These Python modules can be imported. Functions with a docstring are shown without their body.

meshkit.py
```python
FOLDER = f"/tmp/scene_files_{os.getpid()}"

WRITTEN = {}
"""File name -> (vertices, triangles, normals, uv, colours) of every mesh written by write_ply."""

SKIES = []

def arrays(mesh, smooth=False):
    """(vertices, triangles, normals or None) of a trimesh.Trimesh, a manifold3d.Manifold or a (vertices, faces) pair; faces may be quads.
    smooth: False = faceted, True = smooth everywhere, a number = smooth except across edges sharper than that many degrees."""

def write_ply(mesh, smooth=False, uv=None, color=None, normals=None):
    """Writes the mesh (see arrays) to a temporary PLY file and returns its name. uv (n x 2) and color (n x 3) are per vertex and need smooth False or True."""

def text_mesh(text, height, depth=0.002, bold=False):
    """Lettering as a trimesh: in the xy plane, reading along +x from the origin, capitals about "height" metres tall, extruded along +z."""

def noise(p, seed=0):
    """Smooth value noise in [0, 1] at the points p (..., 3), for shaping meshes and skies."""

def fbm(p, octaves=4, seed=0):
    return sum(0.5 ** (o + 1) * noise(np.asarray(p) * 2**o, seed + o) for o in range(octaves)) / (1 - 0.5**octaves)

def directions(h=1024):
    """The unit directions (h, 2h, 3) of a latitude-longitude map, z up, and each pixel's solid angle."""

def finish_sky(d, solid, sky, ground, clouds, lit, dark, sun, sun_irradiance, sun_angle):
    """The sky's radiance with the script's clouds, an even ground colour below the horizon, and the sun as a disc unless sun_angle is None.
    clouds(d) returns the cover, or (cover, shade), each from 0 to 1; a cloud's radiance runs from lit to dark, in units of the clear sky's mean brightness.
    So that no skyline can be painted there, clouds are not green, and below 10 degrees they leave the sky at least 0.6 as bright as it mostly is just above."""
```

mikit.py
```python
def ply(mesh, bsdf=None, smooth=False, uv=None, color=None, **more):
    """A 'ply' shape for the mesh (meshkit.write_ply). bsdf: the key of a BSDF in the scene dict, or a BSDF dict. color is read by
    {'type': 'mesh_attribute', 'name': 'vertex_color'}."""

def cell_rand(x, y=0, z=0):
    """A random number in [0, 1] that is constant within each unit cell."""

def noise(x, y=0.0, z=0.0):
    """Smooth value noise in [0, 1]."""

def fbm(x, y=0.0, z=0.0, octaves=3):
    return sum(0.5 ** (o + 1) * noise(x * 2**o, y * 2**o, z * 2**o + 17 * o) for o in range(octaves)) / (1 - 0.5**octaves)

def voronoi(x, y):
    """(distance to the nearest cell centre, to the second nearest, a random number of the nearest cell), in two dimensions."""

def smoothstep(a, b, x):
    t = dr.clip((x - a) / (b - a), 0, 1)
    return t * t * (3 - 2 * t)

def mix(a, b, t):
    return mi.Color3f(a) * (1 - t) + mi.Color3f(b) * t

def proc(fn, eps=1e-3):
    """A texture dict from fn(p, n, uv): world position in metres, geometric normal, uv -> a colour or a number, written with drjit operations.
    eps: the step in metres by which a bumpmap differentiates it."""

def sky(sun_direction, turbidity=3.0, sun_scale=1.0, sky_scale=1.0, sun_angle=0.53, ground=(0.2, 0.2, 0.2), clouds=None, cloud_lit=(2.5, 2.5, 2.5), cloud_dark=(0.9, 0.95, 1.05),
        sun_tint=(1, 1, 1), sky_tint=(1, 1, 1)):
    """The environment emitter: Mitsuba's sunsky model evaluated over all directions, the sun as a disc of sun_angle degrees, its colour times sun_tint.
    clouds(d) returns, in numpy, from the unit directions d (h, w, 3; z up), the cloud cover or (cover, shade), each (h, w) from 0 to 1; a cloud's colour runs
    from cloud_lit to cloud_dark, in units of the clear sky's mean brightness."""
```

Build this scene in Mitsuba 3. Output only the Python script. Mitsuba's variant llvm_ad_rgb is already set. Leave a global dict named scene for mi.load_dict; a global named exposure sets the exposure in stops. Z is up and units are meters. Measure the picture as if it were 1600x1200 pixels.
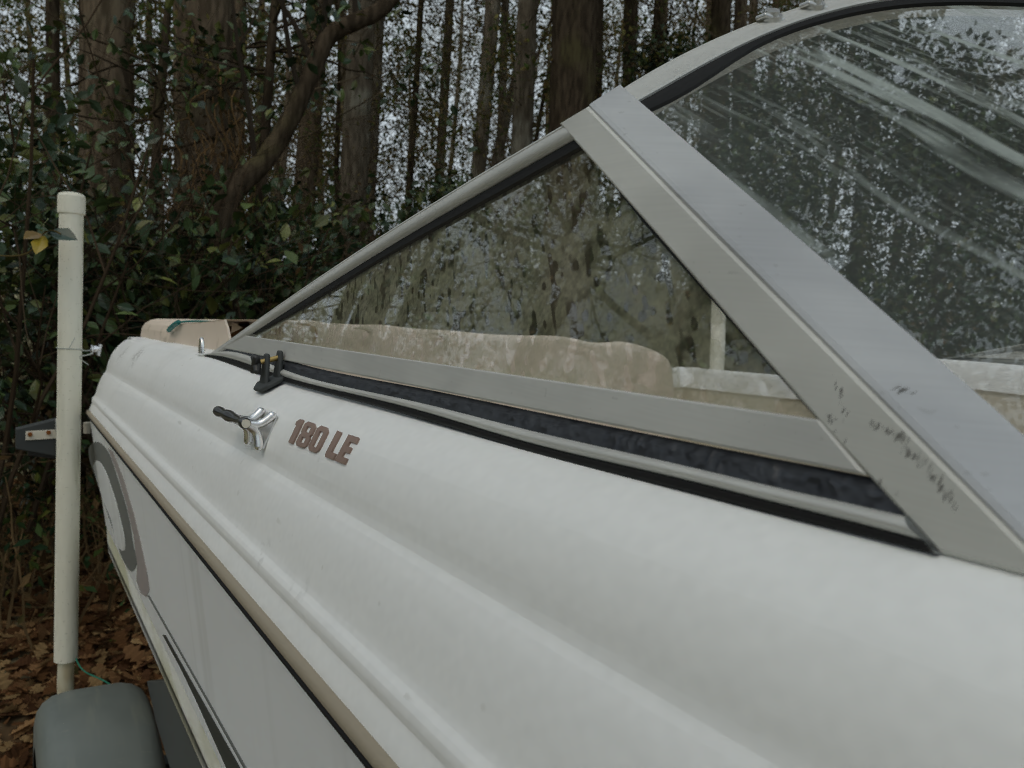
import math, numpy as np, trimesh, manifold3d as m3, mitsuba as mi, drjit as dr, mikit, meshkit
from mitsuba import ScalarTransform4f as T4

# ------------------------------------------------------------------ camera, sky, exposure
FPX, PITCH, ROLL, YAW = 1350.0, math.radians(7.0), math.radians(3.5), math.radians(30.705)
EYE = np.array([0.0, 0.0, 1.70])
_f = np.array([math.sin(YAW) * math.cos(PITCH), math.cos(YAW) * math.cos(PITCH), -math.sin(PITCH)])
_r0 = np.array([math.cos(YAW), -math.sin(YAW), 0.0])
_u0 = np.cross(_r0, _f)
CR = math.cos(ROLL) * _r0 + math.sin(ROLL) * _u0
CU = -math.sin(ROLL) * _r0 + math.cos(ROLL) * _u0
scene, labels = {"type": "scene"}, {}
scene["camera"] = {"type": "thinlens", "fov": math.degrees(2 * math.atan(800 / FPX)), "fov_axis": "x", "near_clip": 0.01, "far_clip": 2000.0,
                   "aperture_radius": 0.0012, "focus_distance": 0.85,
                   "to_world": T4().look_at(origin=EYE.tolist(), target=(EYE + _f).tolist(), up=CU.tolist())}
scene["sky_light"] = mikit.sky((-0.5, -0.3, 0.80), turbidity=3, sun_scale=0.12, sun_angle=30, ground=(0.08, 0.065, 0.05), clouds=lambda d: 1.0,
                               cloud_lit=(2.19, 2.49, 2.68))
exposure = 1.58

# ------------------------------------------------------------------ frames: boat frame (x to port, y aft, z up), origin at the eye
def ray(x, y):
    d = _f + CR * (x - 800) / FPX + CU * (600 - y) / FPX
    return d / np.linalg.norm(d)
YB = ray(5, 486); YB[0] = 0; YB /= np.linalg.norm(YB)
XB = np.array([1.0, 0, 0]); ZB = np.cross(XB, YB)
BM = np.stack([XB, YB, ZB])                      # rows: world -> boat
def bray(x, y): return BM @ ray(x, y)
def onY(x, y, Y): d = bray(x, y); return d * Y / d[1]
def onX(x, y, X): d = bray(x, y); return d * X / d[0]
def onplane(x, y, p, n): d = bray(x, y); return d * (np.dot(p, n) / np.dot(d, n))
def b2w(v): return np.asarray(v, float) @ BM + EYE
def spot(px, D):                                 # point on the ground in the column px at horizontal distance D
    d = ray(px, 420); d = d[:2] / np.linalg.norm(d[:2]); return np.array([d[0] * D, d[1] * D, 0.0])
def zat(px, py, D):
    d = ray(px, py); return EYE[2] + D * d[2] / np.linalg.norm(d[:2])
def wpt(px, py, D):
    d = ray(px, py); h = np.linalg.norm(d[:2]); return EYE + d * D / h

# ------------------------------------------------------------------ mesh helpers
def cat(ms):
    vs, fs, o = [], [], 0
    for v, f in ms:
        vs.append(np.asarray(v, float)); fs.append(np.asarray(f, int) + o); o += len(v)
    return np.vstack(vs), np.vstack(fs)
def vf(mesh):
    if hasattr(mesh, "to_mesh"):
        m = mesh.to_mesh(); return np.array(m.vert_properties[:, :3], float), np.array(m.tri_verts)
    if isinstance(mesh, trimesh.Trimesh): return np.array(mesh.vertices), np.array(mesh.faces)
    v, f = mesh
    f = np.asarray(f, int)
    if f.shape[1] == 4: f = np.vstack([f[:, [0, 1, 2]], f[:, [0, 2, 3]]])
    return np.asarray(v, float), f
def add(key, mesh, bsdf, boat=False, smooth=False, color=None, label=None, **more):
    v, f = vf(mesh)
    if boat: v = b2w(v)
    if smooth is False or color is not None: d = mikit.ply((v, f), bsdf, smooth=smooth, color=color, **more)
    else: d = mikit.ply(trimesh.Trimesh(v, f, process=True), bsdf, smooth=smooth, **more)
    scene[key] = d
    if label: labels[key] = {"label": label}
    return d
def tag(key, label, cat_, group=None, kind=None):
    labels[key] = {"label": label, "category": cat_}
    if group: labels[key]["group"] = group
    if kind: labels[key]["kind"] = kind
_n = {}
def num(name):
    k = _n.get(name, 0); _n[name] = k + 1
    return name if k == 0 else f"{name}_{k:03d}"
def grid_faces(a, b, closed_a=False, closed_b=False):
    i, j = np.meshgrid(np.arange(a if closed_a else a - 1), np.arange(b if closed_b else b - 1), indexing="ij")
    i2, j2 = (i + 1) % a, (j + 1) % b
    return np.stack([i * b + j, i * b + j2, i2 * b + j2, i2 * b + j], -1).reshape(-1, 4)
def tube(p, r, sides=8, cap=True):
    p = np.asarray(p, float); n = len(p); r = np.broadcast_to(r, (n,))
    t = np.gradient(p, axis=0); t /= np.linalg.norm(t, axis=1, keepdims=True) + 1e-12
    m = t.mean(0); ref = np.array([0, 0, 1.0]) if abs(m[2]) < 0.75 * np.linalg.norm(m) + 1e-9 else np.array([1.0, 0.1, 0])
    a = np.cross(t, ref); a /= np.linalg.norm(a, axis=1, keepdims=True) + 1e-12
    b = np.cross(t, a)
    an = np.arange(sides) * 2 * np.pi / sides
    v = (p[:, None] + r[:, None, None] * (np.cos(an)[None, :, None] * a[:, None] + np.sin(an)[None, :, None] * b[:, None])).reshape(-1, 3)
    v, f = vf((v, grid_faces(n, sides, closed_b=True)[:, ::-1]))
    if cap:
        v = np.vstack([v, p[0], p[-1]]); c0, c1 = len(v) - 2, len(v) - 1
        k = np.arange(sides); k2 = (k + 1) % sides
        f = np.vstack([f, np.stack([np.full(sides, c0), k, k2], 1)[:, ::-1] if False else np.stack([np.full(sides, c0), k2, k], 1),
                       np.stack([np.full(sides, c1), (n - 1) * sides + k, (n - 1) * sides + k2], 1)])
    if trimesh.Trimesh(v - v.mean(0), f, process=False).volume < 0: f = f[:, ::-1]
    return v, f
def spline(pts, k=8):
    from scipy.interpolate import CubicSpline
    pts = np.asarray(pts, float); s = np.r_[0, np.cumsum(np.linalg.norm(np.diff(pts, axis=0), axis=1))]
    return CubicSpline(s, pts)(np.linspace(0, s[-1], k * (len(pts) - 1) + 1))
def rbox(size, r=0.005, center=(0, 0, 0), seg=8):     # rounded box
    hx, hy, hz = np.array(size) / 2 - r
    s = m3.Manifold.sphere(r, seg * 2)
    return vf(m3.Manifold.batch_hull([s.translate([x, y, z]) for x in (-hx, hx) for y in (-hy, hy) for z in (-hz, hz)]).translate(list(center)))
def plate(pts, n, thick, bev=0.0015):
    """pts: polygon on a plane, front face at pts, n: front normal; extruded back by thick, with a bevelled front edge."""
    pts = np.asarray(pts, float); n = n / np.linalg.norm(n)
    e = pts[1] - pts[0]; e -= n * (e @ n); e /= np.linalg.norm(e); h = np.cross(n, e)
    q = np.stack([(pts - pts[0]) @ e, (pts - pts[0]) @ h], 1)
    off = (pts - pts[0]) @ n
    area = 0.5 * np.sum(q[:, 0] * np.roll(q[:, 1], -1) - np.roll(q[:, 0], -1) * q[:, 1])
    if area < 0: q = q[::-1]
    cs = m3.CrossSection([q])
    full = m3.Manifold.extrude(cs, thick - bev).translate([0, 0, -thick])
    ins = cs.offset(-bev, m3.JoinType.Miter, 3.0) if bev > 0 else cs
    m = full
    if bev > 0:
        parts = [full]
        for P, I in zip([q], ins.to_polygons()[:1]):
            if len(I) == len(P):
                a = np.argmin(np.linalg.norm(I - P[0], axis=1)); I = np.roll(I, -a, axis=0)
                nn = len(P); v = np.vstack([np.c_[P, np.full(nn, -bev)], np.c_[I, np.zeros(nn)]])
                k = np.arange(nn); k2 = (k + 1) % nn
                side = np.vstack([np.stack([k, k2, nn + k2], 1), np.stack([k, nn + k2, nn + k], 1)])
                tri = trimesh.creation.triangulate_polygon
                import shapely
                tv, tf = tri(shapely.Polygon(I), engine="earcut")
                parts = [vf(full), (v, side), (np.c_[tv, np.zeros(len(tv))], tf)]
        v, f = cat([vf(x) for x in parts])
    else: v, f = vf(m)
    return pts[0] + v[:, :1] * e + v[:, 1:2] * h + v[:, 2:] * n, f
def polyplate(pieces, n, thick, bev=0.0015):
    return cat([plate(p, n, thick, bev) for p in pieces])
PDZ = 0.0
def hull_pts(pts, r): return vf(m3.Manifold.batch_hull([m3.Manifold.sphere(r, 10).translate(list(map(float, p))) for p in pts]))
def mirror(m): v, f = vf(m); v = v * [-1, 1, 1] + [2.7, 0, PDZ]; return v, f[:, ::-1]

# ------------------------------------------------------------------ windshield planes
SN = np.array([-1.0, 0, 0.2]); SN /= np.linalg.norm(SN); SP = np.array([.302, 0, -.08])
def side(x, y, off=0.0): return onplane(x, y, SP, SN) + SN * off
gT, gB = side(917, 165), side(1600, 853)
GD = (gB - gT) / np.linalg.norm(gB - gT)
HA = math.radians(36); HD = np.array([math.cos(HA), -math.sin(HA), 0])
FN = np.cross(HD, GD); FN /= np.linalg.norm(FN)
if FN[1] > 0: FN = -FN
def front(x, y, off=0.0): return onplane(x, y, gT, FN) + FN * off
def scrape(fn, lst):
    out = []
    for x0_, y0_, x1_, y1_, w, k in lst:
        a, b = b2w(fn(x0_, y0_)), b2w(fn(x1_, y1_)); out.append((a[1], a[2], b[1], b[2], w, k))
    return [tuple(map(float, o)) for o in out]
SCR = scrape(side, [(1362, 660, 1410, 690, .0035, .8), (1405, 688, 1448, 726, .006, 1.0), (1440, 720, 1490, 785, .006, .9), (1303, 590, 1322, 650, .0035, .75), (1294, 650, 1318, 690, .004, .85), (1372, 752, 1402, 776, .004, .9), (1400, 790, 1416, 806, .003, .7)])
SCRF = scrape(front, [(1421, 606, 1448, 614, .0022, 1.0)])

# ------------------------------------------------------------------ materials
P = mikit.proc
def two(d): return {"type": "twosided", "bsdf": d}
def mat(key, d): scene[key] = d; return key
def rgb(*c): return {"type": "rgb", "value": list(c)}
def solid(key, c, rough=0.6, spec=0.3, metal=0.0, **k): return mat(key, two({"type": "principled", "base_color": rgb(*c), "roughness": rough, "specular": spec, "metallic": metal, **k}))
vcol = {"type": "mesh_attribute", "name": "vertex_color"}
STAINS = [(.286, 1.03, 1.56, .016, .75), (.275, 1.00, 1.548, .010, .6), (.262, 2.2, 1.475, .05, .45), (.25, 2.45, 1.45, .05, .35), (.275, .36, 1.565, .004, .8), (.262, .30, 1.54, .004, .7), (.215, .82, 1.42, .02, .2), (.213, .70, 1.43, .02, .15)]
def f_gel(p, n, uv):
    big = mikit.fbm(p.x * 3, p.y * 2.2, p.z * 5, 3)
    fine = mikit.noise(p.x * 160, p.y * 160, p.z * 160)
    run = mikit.smoothstep(0.56, 0.8, mikit.fbm(p.y * 9 + p.z * 6, p.z * 2.5, p.x * 3, 3))
    spk = mikit.smoothstep(0.90, 0.97, mikit.noise(p.x * 75, p.y * 75, p.z * 75)) * mikit.smoothstep(0.45, 0.7, big)
    c = mikit.mix((0.795, 0.805, 0.79), (0.765, 0.775, 0.765), mikit.smoothstep(0.3, 0.7, big))
    c = mikit.mix(c, (0.50, 0.50, 0.46), 0.22 * run)
    blob = mikit.fbm(p.x * 90, p.y * 90, p.z * 90, 3)
    for (sx, sy, sz, rad, k) in STAINS:
        d = dr.sqrt(dr.square(p.x - sx) + dr.square((p.y - sy) * 0.6) + dr.square(p.z - sz))
        c = mikit.mix(c, (0.26, 0.26, 0.245), k * mikit.smoothstep(rad, 0.3 * rad, d) * mikit.smoothstep(0.46, 0.62, blob))
    return mikit.mix(c, (0.36, 0.36, 0.31), 0.30 * spk) * (0.97 + 0.05 * fine)
mat("gelcoat", two({"type": "principled", "base_color": P(f_gel), "roughness": 0.42, "specular": 0.35}))
def f_hull(p, n, uv):
    big = mikit.fbm(p.y * 2.5, p.z * 3, 2.0, 3)
    streak = mikit.fbm(p.y * 16, p.z * 0.8, 5.0, 3)
    c = mikit.mix((0.82, 0.845, 0.86), (0.765, 0.79, 0.805), big)
    return mikit.mix(c, (0.42, 0.42, 0.38), 0.32 * mikit.smoothstep(0.5, 0.85, streak))
mat("hull_gelcoat", two({"type": "principled", "base_color": P(f_hull), "roughness": 0.30, "specular": 0.4}))
def f_bottom(p, n, uv):
    g = mikit.smoothstep(0.35, 0.7, mikit.fbm(p.y * 5, p.z * 12, 1.0, 3))
    return mikit.mix((0.78, 0.79, 0.74), (0.58, 0.58, 0.42), g)
mat("hull_bottom_white", two({"type": "principled", "base_color": P(f_bottom), "roughness": 0.5, "specular": 0.3}))
def f_alum(c0, c1, scr):
    SCR = scr
    def f(p, n, uv):
        big = mikit.fbm(p.x * 14, p.y * 9, p.z * 14, 3)
        sp = mikit.smoothstep(0.90, 0.97, mikit.noise(p.x * 210, p.y * 210, p.z * 210))
        c = mikit.mix(c0, c1, mikit.smoothstep(0.3, 0.7, big)) * (0.97 + 0.06 * mikit.noise(p.y * 30, p.z * 900, p.x * 30))
        if scr:
            m = mi.Float(0)
            for (ay, az, by, bz, w, k) in SCR:
                t = dr.clip(((p.y - ay) * (by - ay) + (p.z - az) * (bz - az)) / ((by - ay) ** 2 + (bz - az) ** 2), 0, 1)
                d = dr.sqrt(dr.square(p.y - ay - t * (by - ay)) + dr.square(p.z - az - t * (bz - az)))
                m = dr.maximum(m, k * mikit.smoothstep(w, 0.0, d))
            stroke = mikit.noise((p.y + (p.z - 1.65) * 0.3) * 2000, p.z * 330, 3.0) * 0.62 + mikit.noise(p.y * 420, p.z * 230, 5.0) * 0.38
            c = mikit.mix(c, (0.075, 0.07, 0.06), 0.85 * mikit.smoothstep(0.88, 0.98, stroke + 0.42 * m) * mikit.smoothstep(0.05, 0.3, m))
        return mikit.mix(c, (0.22, 0.22, 0.2), 0.20 * sp)
    return f
def alum(key, c0, c1, rough, metal, scr=None):
    mat(key, two({"type": "principled", "base_color": P(f_alum(c0, c1, scr)), "roughness": rough, "metallic": metal, "specular": 0.4}))
alum("aluminium", (0.60, 0.60, 0.565), (0.53, 0.53, 0.50), 0.45, 0.35)
alum("aluminium_post", (0.66, 0.66, 0.615), (0.54, 0.54, 0.50), 0.45, 0.25, SCR)
alum("aluminium_front", (0.60, 0.61, 0.61), (0.47, 0.48, 0.49), 0.42, 0.4, SCRF)
def f_rub(p, n, uv):
    v = mikit.fbm(p.y * 150, p.z * 220, p.x * 150, 3)
    blue = mikit.smoothstep(0.62, 0.8, mikit.noise(p.y * 260, p.z * 330, p.x * 260))
    c = mikit.mix((0.016, 0.018, 0.023), (0.040, 0.044, 0.052), v)
    return mikit.mix(c, (0.09, 0.11, 0.15), 0.10 * blue)
def b_rub(p, n, uv): 
    a = mikit.fbm(p.y * 70, p.z * 70, p.x * 70, 3)
    return -dr.abs(a - 0.5) * 0.02
mat("old_rubber", two({"type": "bumpmap", "arbitrary": P(b_rub, 4e-4), "scale": 0.5, "bsdf": {"type": "principled", "base_color": P(f_rub), "roughness": 0.45, "specular": 0.4}}))
solid("black_gasket", (0.012, 0.012, 0.012), 0.6, 0.2)
solid("black_plastic", (0.028, 0.028, 0.027), 0.38, 0.5)
solid("dark_plastic", (0.05, 0.055, 0.055), 0.55, 0.3)
solid("brass", (0.55, 0.38, 0.14), 0.3, 0.5, 0.9)
mat("chrome", two({"type": "roughconductor", "material": "Al", "alpha": 0.12}))
mat("chrome_dark_reflection", two({"type": "principled", "base_color": rgb(0.10, 0.10, 0.10), "roughness": 0.16, "metallic": 0.75, "specular": 0.6}))  # dark trees reflected in the chrome are put into this base colour
solid("worn_chrome", (0.62, 0.62, 0.6), 0.3, 0.5, 0.8)
def f_vinyl(p, n, uv):
    a = mikit.fbm(p.x * 6, p.y * 6, p.z * 9, 3); s = mikit.smoothstep(0.6, 0.8, mikit.fbm(p.x * 24, p.y * 24, p.z * 24, 3))
    return mikit.mix(mikit.mix((0.66, 0.56, 0.46), (0.56, 0.48, 0.39), a), (0.36, 0.31, 0.22), 0.55 * s)
mat("beige_vinyl", two({"type": "principled", "base_color": P(f_vinyl), "roughness": 0.6, "specular": 0.25}))
solid("liner_beige", (0.52, 0.47, 0.37), 0.55, 0.25)
solid("foam", (0.26, 0.15, 0.07), 0.9, 0.1)
solid("teal", (0.02, 0.16, 0.15), 0.5, 0.3)
solid("teal_cord", (0.03, 0.20, 0.13), 0.6, 0.2)
solid("rail_beige", (0.30, 0.26, 0.195), 0.55, 0.25)
solid("letter_copper", (0.265, 0.18, 0.145), 0.42, 0.4, 0.15)
solid("decal_grey", (0.15, 0.16, 0.158), 0.4, 0.35)
solid("decal_mauve", (0.36, 0.325, 0.32), 0.4, 0.35)
solid("decal_black", (0.03, 0.036, 0.034), 0.4, 0.4)
def f_pvc(p, n, uv):
    a = mikit.fbm(p.x * 30, p.y * 30, p.z * 5, 3)
    sp = mikit.smoothstep(0.80, 0.92, mikit.noise(p.x * 210, p.y * 210, p.z * 170))
    gr = mikit.smoothstep(0.50, 0.75, mikit.fbm(p.x * 40, p.y * 40, p.z * 3.5, 3)) * mikit.smoothstep(0.1, 0.9, n.x)
    c = mikit.mix((0.84, 0.82, 0.70), (0.78, 0.76, 0.635), a)
    c = mikit.mix(c, (0.36, 0.38, 0.20), 0.8 * gr)
    c = mikit.mix(c, (0.45, 0.46, 0.36), 0.45 * mikit.smoothstep(0.55, 0.72, mikit.fbm(p.x * 18 + 4, p.y * 18, p.z * 1.2, 4)))
    return mikit.mix(c, (0.27, 0.28, 0.2), 0.30 * sp)
mat("pvc", two({"type": "principled", "base_color": P(f_pvc), "roughness": 0.5, "specular": 0.3}))
def f_steel(p, n, uv):
    a = mikit.smoothstep(0.45, 0.7, mikit.fbm(p.x * 25, p.y * 25, p.z * 9, 3))
    return mikit.mix((0.60, 0.57, 0.44), (0.42, 0.30, 0.13), 0.5 * a)
mat("cream_pipe", two({"type": "principled", "base_color": P(f_steel), "roughness": 0.5, "specular": 0.3}))
def f_fend(p, n, uv):
    a = mikit.fbm(p.x * 12, p.y * 12, p.z * 12, 3); s = mikit.smoothstep(0.55, 0.8, mikit.fbm(p.x * 60, p.y * 6, p.z * 8, 3))
    dust = mikit.smoothstep(0.48, 0.66, mikit.fbm(p.x * 9, p.y * 9, 3.0, 4)) * dr.clip(n.z, 0, 1)
    scr = mikit.smoothstep(0.83, 0.93, mikit.noise(p.x * 40 + p.y * 9, p.y * 320, p.z * 60))
    return mikit.mix(mikit.mix(mikit.mix((0.20, 0.225, 0.212), (0.155, 0.178, 0.167), a), (0.25, 0.265, 0.22), 0.35 * s), (0.30, 0.30, 0.25), 0.35 * dr.clip(dust + 0.6 * scr, 0, 1))
mat("fender_grey", two({"type": "principled", "base_color": P(f_fend), "roughness": 0.42, "specular": 0.4, "metallic": 0.1}))
solid("trailer_steel", (0.10, 0.108, 0.104), 0.55, 0.4, 0.4)
solid("tyre_rubber", (0.02, 0.02, 0.02), 0.8, 0.2)
solid("plate_white", (0.66, 0.62, 0.52), 0.5, 0.3)
solid("rust", (0.20, 0.07, 0.02), 0.9, 0.1)
solid("string", (0.48, 0.50, 0.46), 0.7, 0.1)
def bark(key, c0, c1, c2, sc, lich):
    def f(p, n, uv):
        w = 0.06 * mikit.noise(p.x * 5, p.y * 5, p.z * 3)
        a = mikit.fbm((p.x + w) * sc, (p.y + w) * sc, p.z * sc * 0.16, 4)
        b = mikit.fbm(p.x * 4 + 9, p.y * 4, p.z * 3.0, 4)
        c = mikit.mix(c0, c1, mikit.smoothstep(0.25, 0.75, a))
        return mikit.mix(c, c2, lich * mikit.smoothstep(0.52, 0.75, b) * (0.4 + 0.6 * mikit.smoothstep(0.35, 0.6, a)))
    mat(key, two({"type": "diffuse", "reflectance": P(f)}))
bark("bark_pine", (0.090, 0.067, 0.045), (0.235, 0.180, 0.125), (0.20, 0.19, 0.12), 44, 0.35)
bark("bark_grey", (0.105, 0.085, 0.060), (0.235, 0.195, 0.145), (0.40, 0.39, 0.31), 40, 0.55)
bark("bark_dark", (0.042, 0.032, 0.022), (0.105, 0.080, 0.055), (0.12, 0.115, 0.045), 44, 0.45)
mat("twig_wood", two({"type": "diffuse", "reflectance": vcol}))
mat("leaf_matte", {"type": "principledthin", "base_color": vcol, "roughness": 0.7, "spec_trans": 0.0, "diff_trans": 0.7, "eta": 1.3})
mat("leaf_waxy", two({"type": "principled", "base_color": vcol, "roughness": 0.36, "specular": 0.5}))
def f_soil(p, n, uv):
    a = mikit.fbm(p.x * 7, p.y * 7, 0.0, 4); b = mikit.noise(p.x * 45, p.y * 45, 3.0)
    bounce_side = mikit.smoothstep(0.0, -0.9, p.x - 0.25 * p.y + 0.6 + 0.6 * (a - 0.5))  # pale ground, mostly out of view, placed to bounce light onto the hull
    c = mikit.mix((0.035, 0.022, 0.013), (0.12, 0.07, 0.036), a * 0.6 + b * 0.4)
    return mikit.mix(c, mikit.mix((0.20, 0.185, 0.11), (0.34, 0.31, 0.20), a * 0.5 + b * 0.5), bounce_side)
mat("soil", two({"type": "diffuse", "reflectance": P(f_soil)}))

# ------------------------------------------------------------------ ground
def gz(x, y):
    p = np.stack([np.asarray(x, float) * 0.5, np.asarray(y, float) * 0.5, np.zeros_like(np.asarray(x, float))], -1)
    return 0.10 * (meshkit.fbm(p, 3, 5) - 0.5)
ax = np.r_[-500, -200, -100, -60, -35, np.linspace(-20, 24, 120), 40, 70, 120, 220, 500]
gx, gy = np.meshgrid(ax, ax, indexing="ij")
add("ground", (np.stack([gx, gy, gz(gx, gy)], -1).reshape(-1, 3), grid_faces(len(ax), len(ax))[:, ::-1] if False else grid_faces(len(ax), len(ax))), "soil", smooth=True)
tag("ground", "brown forest floor with fallen leaves, paler mostly unseen side to light the hull", "ground", kind="structure")

# ------------------------------------------------------------------ boat: path swept around the gunwale
def gunwale():
    pts = []
    r = 0.10
    for t in np.linspace(math.pi / 2, 0, 40, endpoint=False): pts.append((1.35 - 1.15 * math.cos(t), -0.5 - 2.1 * math.sin(t)))
    for y in np.linspace(-0.5, 2.76 - r, 90): pts.append((0.2, y))
    for t in np.linspace(0, math.pi / 2, 12)[1:]: pts.append((0.2 + r - r * math.cos(t), 2.76 - r + r * math.sin(t)))
    for x in np.linspace(0.2 + r, 1.35, 14)[1:]: pts.append((x, 2.76))
    a = np.array(pts); m = a[::-1][1:].copy(); m[:, 0] = 2.7 - m[:, 0]
    return np.vstack([a, m[:-1]])
GP = gunwale()
_t = np.roll(GP, -1, 0) - np.roll(GP, 1, 0); _t /= np.linalg.norm(_t, axis=1, keepdims=True)
GN = np.stack([_t[:, 1], -_t[:, 0]], 1)          # inward
if GN[60, 0] < 0: GN = -GN
def around(prof, lift=True):
    prof = np.asarray(prof, float)
    v = np.zeros((len(GP), len(prof), 3))
    v[:, :, :2] = GP[:, None] + GN[:, None] * prof[None, :, :1]
    v[:, :, 2] = prof[None, :, 1]
    if lift:
        y = v[:, :, 1]; s = np.clip((y - 1.0) / 0.55, 0, 1); s = s * s * (3 - 2 * s)
        k = np.clip((prof[:, 0] - 0.055) / 0.04, 0, 1)[None]
        v[:, :, 2] += 0.013 * s * k
        q = np.clip((v[:, :, 0] - .6) / 1.6, 0, 1); w = np.clip((y - 1.55) / .5, 0, 1); v[:, :, 2] -= .085 * q * q * (3 - 2 * q) * w * w * (3 - 2 * w)
    return v.reshape(-1, 3), grid_faces(len(GP), len(prof), closed_a=True)
DP = [(.004, -.284), (.0035, -.268), (.0062, -.259), (.0098, -.2505), (.0110, -.2470), (.0101, -.2452), (.0098, -.241), (.0108, -.236), (.0136, -.2318), (.0168, -.2285),
      (.0192, -.2235), (.0222, -.2135), (.0262, -.1995), (.0308, -.1868), (.0362, -.1748), (.0415, -.1663), (.0460, -.1605), (.0480, -.1540), (.0498, -.1440), (.0530, -.1325),
      (.0580, -.1205), (.0645, -.1095), (.0735, -.1000), (.0850, -.0915), (.0990, -.0840), (.115, -.0785), (.135, -.0755), (.165, -.0745)]
from scipy.interpolate import PchipInterpolator
_s = np.r_[0, np.cumsum(np.linalg.norm(np.diff(np.array(DP), axis=0), axis=1))]
_ss = np.unique(np.r_[np.linspace(0, _s[-1], 90), _s])
DPF = PchipInterpolator(_s, np.array(DP))(_ss)
add("boat__deck", around(DPF), "gelcoat", boat=True, smooth=50, label="white moulded deck side with dull chalky gelcoat")
add("boat__coaming", around([(.165, -.0745), (.178, -.077), (.186, -.088), (.192, -.12), (.194, -.150)]), "gelcoat", boat=True, smooth=40)
add("boat__liner", around([(.193, -.148), (.186, -.156), (.19, -.20), (.2, -.30), (.21, -.70)]), "liner_beige", boat=True, smooth=40)
add("boat__hull", around([(.004, -.284), (.006, -.300), (.0125, -.35), (.019, -.40), (.0255, -.45), (.032, -.50), (.0385, -.55), (.0442, -.5940), (.0450, -.598)], False), "hull_gelcoat", boat=True, smooth=40)
pb = GP + GN * .0515; n_ = len(GP)
vb = [np.c_[GP + GN * .0450, np.full(n_, -.598)], np.c_[GP + GN * .0470, np.full(n_, -.6005)], np.c_[GP + GN * .0485, np.full(n_, -.640)], np.c_[pb, np.full(n_, -.676)]]
vb += [np.c_[pb * [1 - k, 1] + [1.35 * k, 0], -.672 - .3 * k + np.zeros(n_)] for k in (.15, .3, .5, .75, 1.0)]
add("boat__hull_bottom", (np.stack(vb, 1).reshape(-1, 3), grid_faces(n_, len(vb), closed_a=True)[:, ::-1]), "hull_bottom_white", boat=True, smooth=25)
fl = np.array([[x, y, -.68] for x in (.40, 2.3) for y in (-1.6, 2.55)])
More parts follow.
